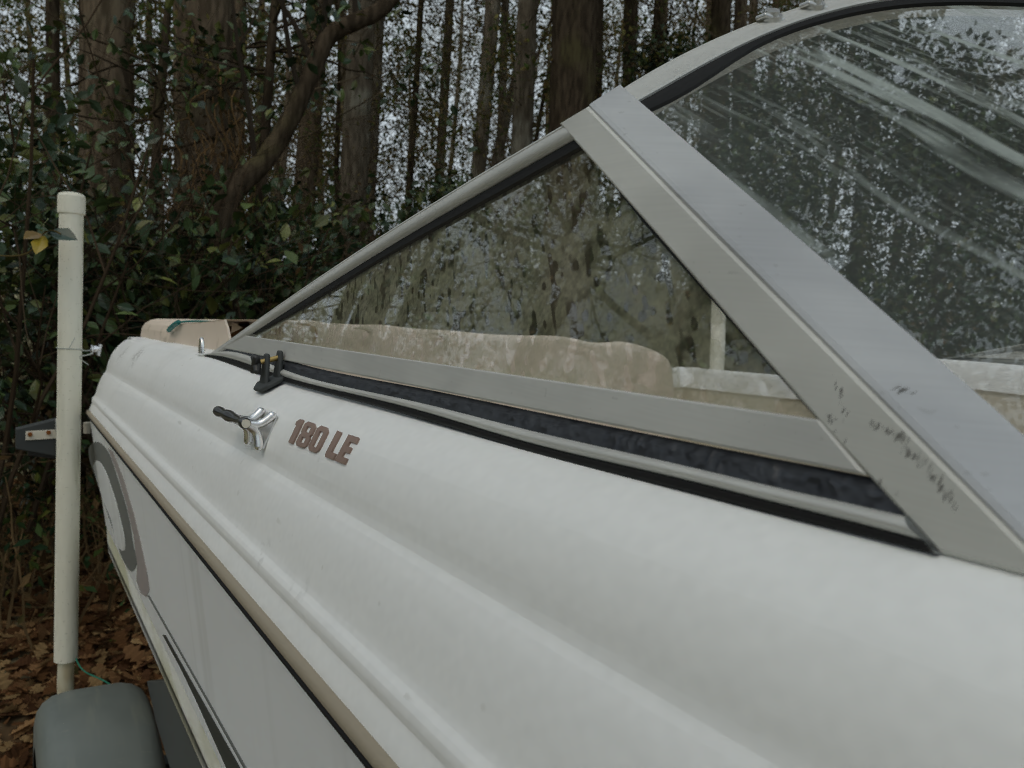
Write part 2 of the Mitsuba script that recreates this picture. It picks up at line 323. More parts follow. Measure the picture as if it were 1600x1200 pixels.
add("boat__floor", (fl, [[0, 2, 3, 1]]), "liner_beige", boat=True)
add("boat__rub_rail__insert", around([(.0035, -.2680), (-.0005, -.2688), (-.0030, -.2705), (-.0042, -.2740), (-.0038, -.2775), (-.0022, -.2798), (.001, -.2805)], False), "rail_beige", boat=True, smooth=60, label="beige rubber insert of the rub rail")
add("boat__rub_rail__lip", around([(.001, -.2803), (-.0026, -.2808), (-.0038, -.2832), (-.0025, -.2856), (.0055, -.2872)], False), "black_gasket", boat=True, smooth=60, label="black lower lip of the rub rail")
PROF = np.array([(0.2 + d, z) for d, z in DPF])
def deckhit(x, y, off=0.0):
    d = bray(x, y); r = d[2] / d[0]
    g = PROF[:, 1] - r * PROF[:, 0]
    idx = np.nonzero((g[:-1] <= 0) & (g[1:] > 0))[0]
    i = idx[0]; t = -g[i] / (g[i + 1] - g[i]); X, Z = PROF[i] + t * (PROF[i + 1] - PROF[i])
    k0, k1 = max(i - 3, 0), min(i + 4, len(PROF) - 1)
    tn = PROF[k1] - PROF[k0]; n = np.array([-tn[1], 0, tn[0]]); n /= np.linalg.norm(n)
    return np.array([X, X / d[0] * d[1], Z]) + n * off, n
HULLN = np.array([-.30, 0, -.039]); HULLN /= np.linalg.norm(HULLN)
def hullhit(x, y): return onplane(x, y, np.array([.206, 1, -.300]), HULLN) + HULLN * 0.0
# hull graphics
def hplate(key, px, mat_, off=0.0012, label=None, th=0.001):
    add(key, plate([hullhit(*q) + HULLN * off for q in px], HULLN, th, 0), mat_, boat=True, label=label)
hplate("boat__swoosh", spline([(139, 706), (143, 694), (152, 690), (163, 697), (178, 728), (193, 775), (204, 820), (211, 860), (213, 885), (206, 893), (198, 884), (190, 868), (180, 836), (168, 800), (156, 762), (146, 736), (139, 706)], 4)[:-1].tolist(), "decal_grey", label="dark grey curved stripe ring printed near the stern")
hplate("boat__swoosh_001", spline([(147, 728), (153, 719), (161, 727), (172, 752), (183, 786), (192, 822), (197, 850), (195, 861), (189, 858), (178, 826), (166, 790), (154, 756), (147, 728)], 4)[:-1].tolist(), "hull_gelcoat", 0.0022, label="white oval inside the dark grey ring")
hplate("boat__swoosh_002", [(169, 700), (177, 706), (194, 750), (209, 800), (221, 850), (230, 893), (234, 922), (229, 932), (221, 927), (214, 908), (215, 880), (209, 835), (199, 790), (185, 742)], "decal_mauve", label="pale mauve band beside the grey ring")
hplate("boat__stripe", [(255, 992), (259, 992), (285, 1038), (316, 1093), (376, 1200), (450, 1332), (422, 1332), (355, 1200), (307, 1093), (281, 1040)], "decal_black", label="black boot stripe low on the hull")
hplate("boat__stripe_001", [(231, 930), (233.5, 930), (326, 1093), (386, 1200), (461, 1332), (456, 1332), (382, 1200), (323, 1093)], "decal_grey", label="thin grey pinstripe above the black stripe")

# ------------------------------------------------------------------ windshield
def line_at(a, b, t): return a + (b - a) * t
def windshield(mir, w):
    M = (lambda m: mirror(m)) if mir else (lambda m: m)
    A = lambda k, m, mt, sm=False, lb=None: add(f"{w}__{k}", M(m), mt, boat=True, smooth=sm, label=lb)
    # side window: bottom rail, top rail, gasket
    A("bottom_rail", plate([side(*q) for q in [(383, 524), (1278, 655), (1352, 742), (346, 543.5), (352, 541)]], SN, .012, .0012), "aluminium")
    out = np.array([side(*q) for q in [(319, 556), (452, 461), (600, 361), (880, 189)]]); inn = np.array([side(*q) for q in [(336, 556), (452, 480), (600, 386), (893, 214)]])
    out = spline(out, 8); inn = spline(inn, 8); m_ = len(out)
    prof = [(0, -.016), (0, -.003), (.06, -.0005), (.16, 0), (.20, -.0012), (.24, 0.0004), (.55, .0026), (.72, .0022), (.86, .0012), (.94, -.0006), (1, -.004), (1, -.016)]
    v = np.stack([out * (1 - a) + inn * a + SN * (h - .002) for a, h in prof], 1).reshape(-1, 3)
    A("top_rail", (v, grid_faces(m_, len(prof))), "aluminium", 35)
    g_in = np.array([side(*q) for q in [(383, 524.5), (452, 487), (600, 394.5), (900, 225)]])
    a_in = np.array([side(*q) for q in [(352, 541), (452, 478), (600, 384), (896, 212)]])
    gsk = [np.vstack([a_in, g_in[::-1]])]
    gsk.append(np.array([side(*q) for q in [(893, 212), (902, 226), (1001, 350), (1268, 654), (1278, 656), (1011, 350)]]))
    gsk.append(np.array([side(*q) for q in [(380, 524), (850, 592.5), (1272, 653.5), (1278, 658), (850, 597), (383, 527)]]))
    A("gasket", cat([plate(q - SN * .0042, SN, .008, 0) for q in gsk]), "black_gasket")
    pane = [side(*q) for q in [(340, 545), (452, 480), (600, 386), (896, 212), (1011, 348), (1290, 670)]]
    pv = np.array([p - SN * .0085 for p in pane])
    A("side_pane", (pv, [[0, k, k + 1] for k in range(1, 5)]), "dirty_side_glass", lb="green filmed triangular side pane of the windshield")
    # corner post
    A("corner_post", plate([side(*q) for q in [(872, 192), (917, 165), (1097, 350), (1400, 652), (1600, 853), (1650, 905), (1600, 899), (1464, 863), (1276, 656), (1011, 350)]], SN, .010, .0016), "aluminium_post", lb="scuffed grey side face of the corner post")
    e = np.cross(FN, GD); e = e if e[0] > 0 else -e
    f_in = [front(969, 135), front(1334, 450), front(1562, 650), front(1700, 778)]
    A("front_post", plate([gT + GD * .0015 + e * .0012 + FN * .003, gB + GD * .06 + e * .0012 + FN * .003] + [q + FN * .003 for q in f_in[::-1]], FN, .014, .002), "aluminium_front", lb="bluish grey front face of the corner post")
    # curved top rail of the front pane
    oo = spline([front(*q) for q in [(969, 138), (1080, 75), (1195, 27), (1300, -4), (1420, -22), (1600, -30), (1700, -28)]], 10)
    ii = spline([front(*q) for q in [(990, 158), (1100, 97), (1198, 49), (1300, 14), (1420, -8), (1600, -10), (1700, -4)]], 10)
    gg = spline([front(*q) for q in [(1003, 166), (1112, 108), (1201, 54), (1300, 20), (1420, -1), (1600, -3), (1700, 3)]], 10)
    prof2 = [(0, -.02), (0, -.003), (.1, 0), (.22, -.0008), (.3, .0004), (.6, .0010), (.93, .0006), (1, -.0012), (1, -.02)]
    v = np.stack([oo * (1 - a) + ii * a + FN * h for a, h in prof2], 1).reshape(-1, 3)
    A("front_top_rail", (v, grid_faces(len(oo), len(prof2))[:, ::-1]), "aluminium", 35, "curved grey top rail over the front pane")
    v = np.stack([ii - FN * .003, ii * .5 + gg * .5 - FN * .002, gg - FN * .004, gg - FN * .0075], 1).reshape(-1, 3)
    A("front_gasket", (v, grid_faces(len(ii), 4)), "black_gasket", 30)
    fp = [f_in[3], f_in[2], f_in[1], f_in[0]] + list(gg[::4]) + [f_in[3] + HD * .62]
    fp = np.array([q - FN * .007 for q in fp])
    A("front_pane", (fp, [[0, k, k + 1] for k in range(1, len(fp) - 1)]), "dirty_front_glass", lb="streaky front pane of the windshield")
    A("front_base", cat([tube([f_in[3] + GD * .02, f_in[3] + GD * .02 + HD * .66], .016, 8)]), "aluminium", 40)
    # two clips on the top rail
    for (x, y) in ((1205, 17), (1272, -2)):
        c = front(x, y + 15) + FN * .0008
        A(num("clip" if not mir else "port_clip").replace("port_clip", "clip"), cat([cat([tube([c, c + FN * .004], .0085, 14), tube([c + FN * .004, c + FN * .0075], .006, 12), rbox((.026, .012, .004), .0015, c)])]), "worn_chrome", 40)
    # rubber seal, lower trim, black bead on the deck
    sea = [(318, 558), (349, 549), (461, 584), (680, 635), (850, 678), (1100, 735), (1214, 762), (1350, 792), (1414, 807)]
    top = [(325, 552), (349, 543.5), (461, 567), (680, 611), (850, 646), (1100, 695), (1214, 717), (1300, 733), (1356, 744)]
    low = [(310, 556), (349, 558), (461, 594), (680, 649), (850, 699), (1100, 758), (1214, 787), (1360, 824), (1447, 847)]
    ded = [(300, 553), (349, 566), (461, 601), (680, 661), (850, 712), (1100, 776), (1214, 805), (1370, 842), (1464, 866)]
    L = [spline([side(*q) for q in s], 6) for s in (top, sea, low, ded)]
    v = np.stack([L[0] - SN * .010, L[0] - SN * .004 , L[0] * .5 + L[1] * .5 - SN * .002, L[1] - SN * .001, L[1] - SN * .008], 1).reshape(-1, 3)
    A("rubber_seal", (v, grid_faces(len(L[0]), 5)), "old_rubber", 40, "cracked black rubber seal under the side window")
    pr = [(0, -.004), (0, .000), (.15, .0022), (.4, .0040), (.65, .0036), (.9, .0015), (1, -.001), (1, -.006)]
    v = np.stack([L[1] * (1 - a) + L[2] * a + SN * h for a, h in pr], 1).reshape(-1, 3)
    A("deck_trim", (v, grid_faces(len(L[1]), len(pr))), "aluminium", 40, "half round aluminium trim along the deck")
    v = np.stack([L[2] - SN * .004, L[2] + SN * .0012, L[2] * .5 + L[3] * .5 + SN * .0018, L[3] + SN * .0008, L[3] - SN * .004], 1).reshape(-1, 3)
    A("trim_bead", (v, grid_faces(len(L[2]), 5)), "black_gasket", 40)
# glass: dirt film over a thin sheet
su = np.cross(SN, [0, 1, 0]); wSN, wGD = SN @ BM, GD @ BM
def f_side(p, n, uv):
    u, v = p.y, p.z
    m = mikit.fbm(u * 30 + v * 25, v * 60, 2.0, 4)
    fine = mikit.noise(u * 260, v * 320, 4.0) * 0.6 + mikit.noise(u * 560, v * 600, 9.0) * 0.4
    blot = mikit.smoothstep(0.62, 0.80, mikit.noise(u * 150 - v * 110, v * 95 + u * 40, 1.0))
    streak = mikit.fbm(u * 110 + v * 60, v * 10 - u * 6, 3.0, 3)
    low = mikit.smoothstep(1.80, 1.70, v + (u - 0.5) * 0.07)
    a = 0.36 + 0.18 * mikit.smoothstep(0.3, 0.75, m) + 0.42 * (fine - 0.5) + 0.10 * (streak - 0.5)
    return dr.clip(a * (1 - 0.75 * blot) * (0.55 + 0.45 * low) , 0.05, 0.8)
def c_side(p, n, uv):
    m = mikit.fbm(p.y * 40, p.z * 50, 7.0, 3)
    return mikit.mix((0.27, 0.28, 0.18), (0.38, 0.37, 0.275), m)
mat("dirty_side_glass", {"type": "blendbsdf", "weight": P(f_side), "a": {"type": "thindielectric"}, "b": two({"type": "diffuse", "reflectance": P(c_side)})})
ss_ = (front(1600, 310) - front(1300, 150)); ss_ /= np.linalg.norm(ss_); tt_ = np.cross(FN, ss_)
ws, wt = (ss_ @ BM).tolist(), (tt_ @ BM).tolist()
def f_front(p, n, uv):
    u = p.x * ws[0] + p.y * ws[1] + p.z * ws[2]; v = p.x * wt[0] + p.y * wt[1] + p.z * wt[2]
    wv = v + 0.012 * (mikit.noise(u * 9, v * 9, 2.0) - 0.5)
    s1 = mikit.smoothstep(0.53, 0.80, mikit.fbm(u * 7, wv * 75, 1.0, 3))
    s2 = mikit.smoothstep(0.50, 0.78, mikit.fbm(u * 18, wv * 190, 5.0, 3))
    patch = mikit.smoothstep(0.30, 0.60, mikit.fbm(u * 7, v * 13, 8.0, 3))
    dots = mikit.smoothstep(0.70, 0.92, mikit.noise(u * 330, v * 330, 3.0))
    return dr.clip(0.09 + 0.74 * s1 * patch + 0.22 * s2 * patch + 0.11 * dots * (0.3 + patch) + 0.05 * mikit.fbm(u * 5, v * 6, 4.0, 2), 0.02, 0.85)
mat("dirty_front_glass", {"type": "blendbsdf", "weight": P(f_front), "a": {"type": "thindielectric"}, "b": two({"type": "diffuse", "reflectance": rgb(0.35, 0.39, 0.365)})})
windshield(False, "boat__windshield")
windshield(True, "boat__windshield_001")
PDZ = 0.0
labels["boat"] = {"label": "white runabout motorboat with grey windshield and beige seats on a trailer", "category": "boat"}

# ------------------------------------------------------------------ lettering on the deck side: 180 LE
GLY = {
 "1": ([[(.10, 0), (.34, 0), (.34, 1), (.16, 1), (.02, .86), (.02, .74), (.10, .74)]], .36),
 "8": ([[(.0, .12), (.12, 0), (.48, 0), (.60, .12), (.60, .42), (.53, .5), (.60, .58), (.60, .88), (.48, 1), (.12, 1), (.0, .88), (.0, .58), (.07, .5), (.0, .42)],
        [(.19, .18), (.19, .39), (.41, .39), (.41, .18)], [(.19, .61), (.19, .82), (.41, .82), (.41, .61)]], .60),
 "0": ([[(.0, .14), (.13, 0), (.47, 0), (.60, .14), (.60, .86), (.47, 1), (.13, 1), (.0, .86)], [(.19, .20), (.19, .80), (.41, .80), (.41, .20)]], .60),
 "L": ([[(.0, .10), (.08, 0), (.52, 0), (.52, .24), (.24, .24), (.24, 1), (.0, 1)]], .52),
 "E": ([[(.0, 0), (.56, 0), (.56, .22), (.24, .22), (.24, .39), (.48, .39), (.48, .61), (.24, .61), (.24, .78), (.58, .78), (.58, 1), (.0, 1)]], .58)}
adv, x0 = [], 0.0
for ch, gap in zip("180LE", (.12, .12, .42, .12, 0)): adv.append(x0); x0 += GLY[ch][1] + gap
Wt, SH = x0 - .0, .22
TL, TR, BL, BR = map(np.array, ((467., 655.), (563., 686.), (450., 691.), (541., 727.)))
def textpt(u, v):
    q = (1 - v) * ((1 - u) * BL + u * BR) + v * ((1 - u) * TL + u * TR); return deckhit(*q)
for ch, a0 in zip("180LE", adv):
    cs = m3.CrossSection([np.array(c) + [a0, 0] for c in GLY[ch][0]], m3.FillRule.EvenOdd)
    m = m3.Manifold.extrude(cs, 1.0, 0).refine_to_length(.12)
    v, f = vf(m)
    out_ = []
    for x, y, z in v:
        p, n = textpt(x / Wt, y); out_.append(p + n * (0.0024 * z - .0004))
    add(num("boat__lettering__letter"), (np.array(out_), f), "letter_copper", boat=True, label=f"copper coloured raised {'numeral' if ch.isdigit() else 'capital'} {ch}")

# ------------------------------------------------------------------ cleat
c0, cn = deckhit(413, 672)
cu = np.array([0, 1.0, 0]); cv = np.cross(cn, cu); cv /= np.linalg.norm(cv)
if cv[2] < 0: cv = -cv
def cl(u, v, n): return c0 + cu * u + cv * v + cn * n
legs = []
for s in (-1, 1):
    for t in (-1, 1):
        legs.append(tube(spline([cl(s * .019, 0, .030), cl(s * .020, t * .0015, .022), cl(s * .0215, t * .0060, .0125), cl(s * .0235, t * .0135, .0075), cl(s * .0245, t * .0195, .0050), cl(s * .0247, t * .0225, .0046)], 5), np.r_[np.linspace(.0056, .0046, 13), np.linspace(.0046, .0050, 11), [.0042, .0028]], 14))
for lg in legs: add(num("boat__cleat__foot"), lg, "chrome", boat=True, smooth=50)
add("boat__cleat__base", hull_pts([cl(u, v, .0005) for u in (-.027, .027) for v in (-.019, .019)], .0012), "worn_chrome", boat=True, smooth=40)
us = np.linspace(-.030, .096, 56)
rr = .0052 + .0013 * np.exp(-((us - .082) / .013) ** 2) + .0018 * np.exp(-((us - .044) / .016) ** 2) + .0012 * np.exp(-((us + .022) / .010) ** 2)
rr *= np.clip((.0965 - us) / .006, .02, 1) ** .5 * np.clip((us + .0302) / .0012, .02, 1) ** .5
add("boat__cleat__horn", tube([cl(u, 0, .030 + .08 * max(u - .02, 0)) for u in us], rr, 18), "chrome_dark_reflection", boat=True, smooth=60, label="cleat horn pointing aft, dark tree reflection put into its colour")
add("boat__cleat__horn_end", tube([cl(-.0306, 0, .030), cl(-.0296, 0, .030)], .0048, 16), "plate_white", boat=True, smooth=30, label="pale end of the cleat horn")  # pale disc on the near end of the horn
# bow of the bimini mount: black fixed hinge with a knob, at the trim
h0, hn = deckhit(440, 598)
hu = np.array([0, 1.0, 0]); hv = np.cross(hn, hu); hv = hv if hv[2] > 0 else -hv
def hb(u, v, n): return h0 + hu * u + hv * v + hn * n
up = np.array([0, 0, 1.0])
def hz(u, v, z): return h0 + hu * u + np.array([1.0, 0, .25]) * (v - .019) + up * (z + .002)
add("boat__top_bracket__base", hull_pts([hz(-.024, -.004, .001), hz(.024, -.004, .001), hz(-.020, .020, .006), hz(.020, .020, .006), hz(-.014, -.010, -.003), hz(.014, -.010, -.003)], .003), "dark_plastic", boat=True, smooth=30)
for k_, v_ in enumerate((-.002, .0145)):
    add("boat__top_bracket__" + ("ear" if k_ == 0 else "ear_001"), hull_pts([hz(-.012, v_ - .001, .003), hz(.013, v_ - .001, .003), hz(-.004, v_ + .002, .037), hz(.005, v_ + .002, .037)], .0030), "dark_plastic", boat=True, smooth=30)
add("boat__top_bracket__bolt", tube([hz(0, -.010, .031), hz(0, .019, .031)], .0034, 12), "brass", boat=True, smooth=40, label="brass bolt through the bracket ears")
add("boat__top_bracket__knob", cat([hull_pts([hz(0, -.011, .031), hz(.008, -.014, .038), hz(-.008, -.014, .022)], .0045), hull_pts([hz(0, -.012, .031), hz(-.007, -.015, .038), hz(.007, -.015, .022)], .0045)]), "black_plastic", boat=True, smooth=40, label="black thumb knob of the bracket")
labels["boat__top_bracket"] = {"label": "black hinge bracket for a folding top on the deck edge"}
# chrome eye at the windshield's aft tip and on the stern corner
e0 = onplane(315, 556, np.array([.295, 0, -.069]), np.array([0, 0, 1.0]))
an = np.linspace(0, np.pi, 12)
add("boat__eye", tube([e0 + np.array([0, .011 * math.cos(t), .004 + .026 * math.sin(t)]) for t in an], .0034, 8), "chrome", boat=True, smooth=50)
s0 = onY(156, 547, 2.70)
add("boat__eye_001", cat([tube([s0 + np.array([-.024, .0, .0]), s0 + np.array([-.012, 0, 0.002]), s0 + np.array([0.0, 0, .003])], [.006, .011, .008], 10), tube([s0 + np.array([-.02, .012 * math.cos(t), .012 * math.sin(t)]) for t in np.linspace(0, 2 * np.pi, 14)], .0032, 8), vf(trimesh.creation.icosphere(2, .011)) if False else tube([s0 + np.array([-.004, 0, -.016]), s0 + np.array([.003, 0, .016])], .006, 8)]), "chrome", boat=True, smooth=50, label="small chrome eye on the stern corner")

# ------------------------------------------------------------------ cushions
def wrinkle(m, amp, sc, seed, n=2):
    t = trimesh.Trimesh(*vf(m)); 
    t = t.subdivide_to_size(.035) if True else t
    p = t.vertices
    d = (meshkit.fbm(p * sc, 3, seed) - .5) * 2 * amp
    return trimesh.Trimesh(p + t.vertex_normals * d[:, None], t.faces, process=False)
sp = wrinkle(rbox((.62, .56, .30), .042, (.645, 2.40, -.163)), .010, 9, 3)
add("seat_cushion__cover", sp, "beige_vinyl", boat=True, smooth=60)
# torn corner panel, its foam and the teal piping
fx = [onX(*q, .345) for q in ((256, 512), (275, 507), (300, 504.5), (325, 502), (349, 499), (354, 512), (358, 528), (361, 560), (300, 556), (250, 550))]
ft = spline(np.array(fx[:5]), 5); fi = ft + np.array([.16, .0, -.004]); fm = ft * .5 + fi * .5 + [0, 0, .004]
add("seat_cushion__flap", cat([plate(fx, np.array([-1.0, 0, .05]), .004, .001), (np.stack([ft, fm, fi], 1).reshape(-1, 3), vf((np.zeros((1, 3)), grid_faces(len(ft), 3)))[1])]), "beige_vinyl", boat=True, label="stiff beige vinyl flap standing off the torn cushion end")
f0 = onY(360, 511, 1.80)
add("seat_cushion__foam", wrinkle(rbox((.16, .14, .10), .02, f0 + [.080, .03, -.052]), .010, 40, 4), "foam", boat=True, smooth=40, label="brown torn foam showing at the cushion end")
w0 = [onY(*q, 1.72) for q in ((363, 503), (379, 513), (361, 521))]
add("seat_cushion__flap_001", plate(w0, np.array([-.3, -.9, .2]), .003, 0), "beige_vinyl", boat=True)
tp = [onX(279, 503.5, .338), onX(272, 508, .336), onX(264, 516, .334)]
add("seat_cushion__piping", cat([tube(spline(tp, 6), .0058, 8), tube(spline([tp[0], tp[0] + [.03, -.08, .004], tp[0] + [.05, -.16, .002]], 6), .0025, 6)]), "teal", boat=True, smooth=50, label="teal piping across the cushion")
tag("seat_cushion", "beige vinyl stern cushion with torn corner and teal piping behind the windshield tip", "cushion")
edge = [(392, 503), (408, 503), (430, 505), (470, 504), (520, 507), (560, 513), (575, 511), (640, 514), (690, 519), (720, 520), (780, 525), (830, 527), (900, 530), (960, 539), (985, 537), (1030, 549), (1043, 557), (1050, 572), (1051, 600)]
et = np.array([onY(*q, 1.75) for q in edge]); et = spline(et, 5)
et = et[np.r_[True, np.diff(et[:, 0]) > -1]]
rows = []
for a, (dy, dz) in enumerate([(0, -.5), (-.006, -.30), (-.008, -.15), (-.006, -.07), (-.004, -.03), (0, -.008), (.012, .000), (.05, .004), (.10, .0), (.14, -.02), (.15, -.06), (.155, -.5)]):
    q = et.copy(); q[:, 1] += dy; q[:, 2] = np.minimum(q[:, 2], 9) + dz
    if dz == -.5: q[:, 2] = -.62
    rows.append(q)
bench = np.stack(rows, 1)
bp = bench.reshape(-1, 3); wob = (meshkit.fbm(bp * [14, 14, 10], 3, 21) - .5)
bp = bp + np.stack([0 * wob, -.030 * wob, .004 * wob], 1)
add("bench_seat__backrest", (bp, grid_faces(len(et), len(rows))), "beige_vinyl", boat=True, smooth=60)
for i, (x, y0_, y1_) in enumerate(((478, 503, 540), (566, 511, 533), (684, 519, 545))):
    a, b_ = onY(x, y0_ + 2, 1.735), onY(x + 9, y1_, 1.725)
    mid = (a + b_) / 2 + np.array([.012, -.002, 0.004])
    add(num("bench_seat__crease"), tube(spline([a - [.02, 0, 0], mid, b_], 6), np.r_[np.linspace(.0015, .0065, 7), np.linspace(.006, .001, 6)], 6), "foam" if i == 0 else "liner_beige", boat=True, smooth=60)
add("bench_seat__seat", rbox((1.05, .45, .12), .04, (1.0, 1.48, -.47)), "beige_vinyl", boat=True, smooth=40)
tag("bench_seat", "long beige vinyl bench backrest with wrinkled top seen through the side pane", "seat")
for k_, (sx, yy) in enumerate(((2.05, .75),)):
    add("port_seat__backrest", wrinkle(rbox((.46, .16, .40), .05, (sx, yy + .28, -.47)), .006, 10, 9), "beige_vinyl", boat=True, smooth=50)
    add("port_seat__seat", wrinkle(rbox((.46, .5, .2), .05, (sx, yy, -.55)), .006, 10, 10), "beige_vinyl", boat=True, smooth=50)
    add("port_seat__piping", tube([(sx - .20, yy + .19, -.29), (sx + .20, yy + .19, -.29)], .008, 8), "teal", boat=True, smooth=50)
tag("port_seat", "beige seat with teal piping glimpsed low through the front pane", "seat")
add("boat__dash", rbox((.60, .30, .10), .03, (.86, .28, -.20)), "liner_beige", boat=True, smooth=40)

# ------------------------------------------------------------------ trailer
def guide(key, mir):
    m_ = (lambda m: mirror(m)) if mir else (lambda m: m)
    a, b_ = onY(112, 303, 2.65), onY(103, 1031, 2.65)
    d = (b_ - a) / np.linalg.norm(b_ - a)
    tw = [(0.0, .0302), (0.62, .0302), (0.621, .0308), (.623, .0308), (.624, .0302), (1.0, .0302), (1.0, .0262), (.98, .0262)]
    add(f"{key}__sleeve", m_(tube([a + (b_ - a) * t for t, _ in tw], [r for _, r in tw], 40)), "pvc", boat=True, smooth=35, label=None if mir else "long white plastic sleeve with fine green algae specks")
    cp = [(0.000, .0), (0.0, .020), (.003, .0285), (.008, .0335), (.012, .0345), (.055, .0345), (.057, .0335), (.057, .0304)]
    add(f"{key}__cap", m_(tube([a + d * (t - .003) for t, _ in cp], [max(r, .001) for _, r in cp], 40)), "pvc", boat=True, smooth=35)
    q = [b_ - d * .10, b_ + d * .03, onY(103, 1085, 2.65), onY(108, 1115, 2.65), onY(124, 1160, 2.65), onY(150, 1215, 2.65)]
    add(f"{key}__pipe", m_(tube(spline(q, 8), .0215, 20)), "cream_pipe", boat=True, smooth=50, label=None if mir else "rust stained cream inner pipe bending at its foot")
guide("boat_trailer__guide_post", False)
guide("boat_trailer__guide_post_001", True)
# tail lamp on a bracket, seen from behind
def lampbox(key, mir):
    m_ = (lambda m: mirror(m)) if mir else (lambda m: m)
    c = onY(60, 687, 2.69)
    p = [onY(*q, 2.69) for q in ((27, 672), (92, 656), (92, 712), (27, 700))]
    pts = p + [q + np.array([0, .07, -.004]) for q in p]
    add(f"{key}__housing", m_(hull_pts(pts, .004)), "dark_plastic", boat=True, smooth=30)
    lo = [onY(*q, 2.72) for q in ((45, 700), (90, 706), (90, 716), (45, 711))]
    add(f"{key}__lens", m_(hull_pts(lo + [q + np.array([0, .05, 0]) for q in lo], .003)), "black_plastic", boat=True, smooth=30)
    w = [onY(*q, 2.680) for q in ((40, 674), (91, 671), (91, 685), (40, 688))]
    add(f"{key}__plate", m_(plate(w, np.array([0, -1.0, 0]), .004, .0006)), "plate_white", boat=True, label=None if mir else "pale mounting plate with rusty bolts")
    for i, (x, y) in enumerate(((47, 679), (76, 676))):
        b = onY(x, y, 2.676)
        add(f"{key}__bolt" + ("" if i == 0 else "_001"), m_(tube([b + [0, .004, 0], b - [0, .005, 0]], [.0065, .0055], 6)), "rust", boat=True, smooth=20)
    u = [onY(*q, 2.66) for q in ((88, 656), (96, 656), (96, 674), (88, 674))]
    add(f"{key}__clamp", m_(hull_pts(u, .003)), "worn_chrome", boat=True, smooth=30)
lampbox("boat_trailer__tail_lamp", False)
# fender
def fender(mir, key):
    m_ = (lambda m: mirror(m)) if mir else (lambda m: m)
    cy, cz, R = 2.32, -1.35, .385
    sec = [(.058, -.12), (.059, -.060), (.065, -.036), (.079, -.016), (.101, -.003), (.135, .003), (.20, .003), (.262, .002), (.289, -.005), (.309, -.019), (.320, -.038), (.325, -.065), (.326, -.12)]
    an = np.linspace(math.radians(-8), math.radians(188), 48)
    v = np.array([[(x, cy + (R + h) * math.cos(t) * (1.12), cz + (R + h) * math.sin(t)) for x, h in sec] for t in an])
    add(f"{key}__fender" if not mir else f"{key}__fender_001", m_((v.reshape(-1, 3), grid_faces(len(an), len(sec)))), "fender_grey", boat=True, smooth=50, label=None if mir else "dull grey rounded fender below the white guide post")
    t_ = [(x, r) for x, r in ((.09, .17), (.09, .26), (.11, .295), (.15, .305), (.22, .305), (.26, .295), (.28, .26), (.28, .17))]
    an = np.linspace(0, 2 * np.pi, 41)[:-1]
    w = "wheel" if not mir else "wheel_001"
    v = np.array([[(x, cy + r * math.cos(t), cz - .02 + r * math.sin(t)) for x, r in t_] for t in an])
    add(f"{key}__{w}__tyre", m_((v.reshape(-1, 3), grid_faces(40, len(t_), closed_a=True))), "tyre_rubber", boat=True, smooth=40)
    add(f"{key}__{w}__rim", m_(tube([(.115, cy, cz - .02), (.27, cy, cz - .02)], .172, 28)), "trailer_steel", boat=True, smooth=30)
fender(False, "boat_trailer"); fender(True, "boat_trailer")
for i, s in enumerate((0, 1)):
    mm = mirror if s else (lambda m: m)
    add("boat_trailer__bunk" + ("_001" if s else ""), mm(plate([onX(*q, .315) for q in ((229, 1064), (262, 1064), (330, 1230), (420, 1420), (420, 1520), (300, 1300), (245, 1130))], np.array([-1., 0, .05]), .04, .002)), "trailer_steel", boat=True)
    add("boat_trailer__rail" + ("_001" if s else ""), mm(rbox((.06, 5.0, .10), .006, (.46, .2, -1.30))), "trailer_steel", boat=True, smooth=30)
for i, y in enumerate((2.62, 1.2, -.6)): add("boat_trailer__crossmember" + (f"_{i:03d}" if i else ""), rbox((2.3, .06, .08), .006, (1.35, y, -1.34)), "trailer_steel", boat=True, smooth=30)
tag("boat_trailer", "grey boat trailer with rounded fender, white guide posts and a tail lamp", "trailer")

add("boat__fitting", tube([onY(136, 660, 2.74), onY(136, 677, 2.74)], .010, 12), "plate_white", boat=True, smooth=40, label="small white fitting under the rub rail at the stern corner")
# cords
pA, pB = onY(124, 547, 2.63), s0 + np.array([-.02, 0, 0])
cord = [tube(spline([pA + [0, 0, 0], (pA + pB) / 2 + [0, 0, -.002], pB], 5), .0017, 6), tube(spline([onY(124, 557, 2.63), onY(142, 553, 2.66), pB + [0, 0, -.006]], 5), .0017, 6),
        tube(spline([onY(125, 560, 2.63), onY(131, 565, 2.65), onY(138, 570, 2.66)], 5), .0013, 6)]
cc = onY(109, 546, 2.65)
ring = [cc + np.array([.0318 * math.cos(t), .0318 * math.sin(t), .004 * math.sin(t * .5)]) for t in np.linspace(0, 2 * np.pi, 24)]
cord += [tube(ring, .0016, 6), tube(spline([onY(107, 545, 2.615), onY(112, 537, 2.61), onY(117, 528, 2.612)], 5), .0013, 6)]
add("tie_string", cat(cord), "string", boat=True, smooth=50)
tag("tie_string", "thin pale string lashing the white guide post to the stern eye", "string")
gc = [onY(119, 1029, 2.62), onY(124, 1040, 2.60), onY(131, 1048, 2.58), onY(148, 1057, 2.54), onY(168, 1067, 2.50), onY(190, 1082, 2.46), onY(208, 1091, 2.42), onY(216, 1097, 2.38)]
add("green_cord", tube(spline(gc, 6), .0022, 6), "teal_cord", boat=True, smooth=50)
tag("green_cord", "thin green cord hanging from the guide post to the fender", "cord")

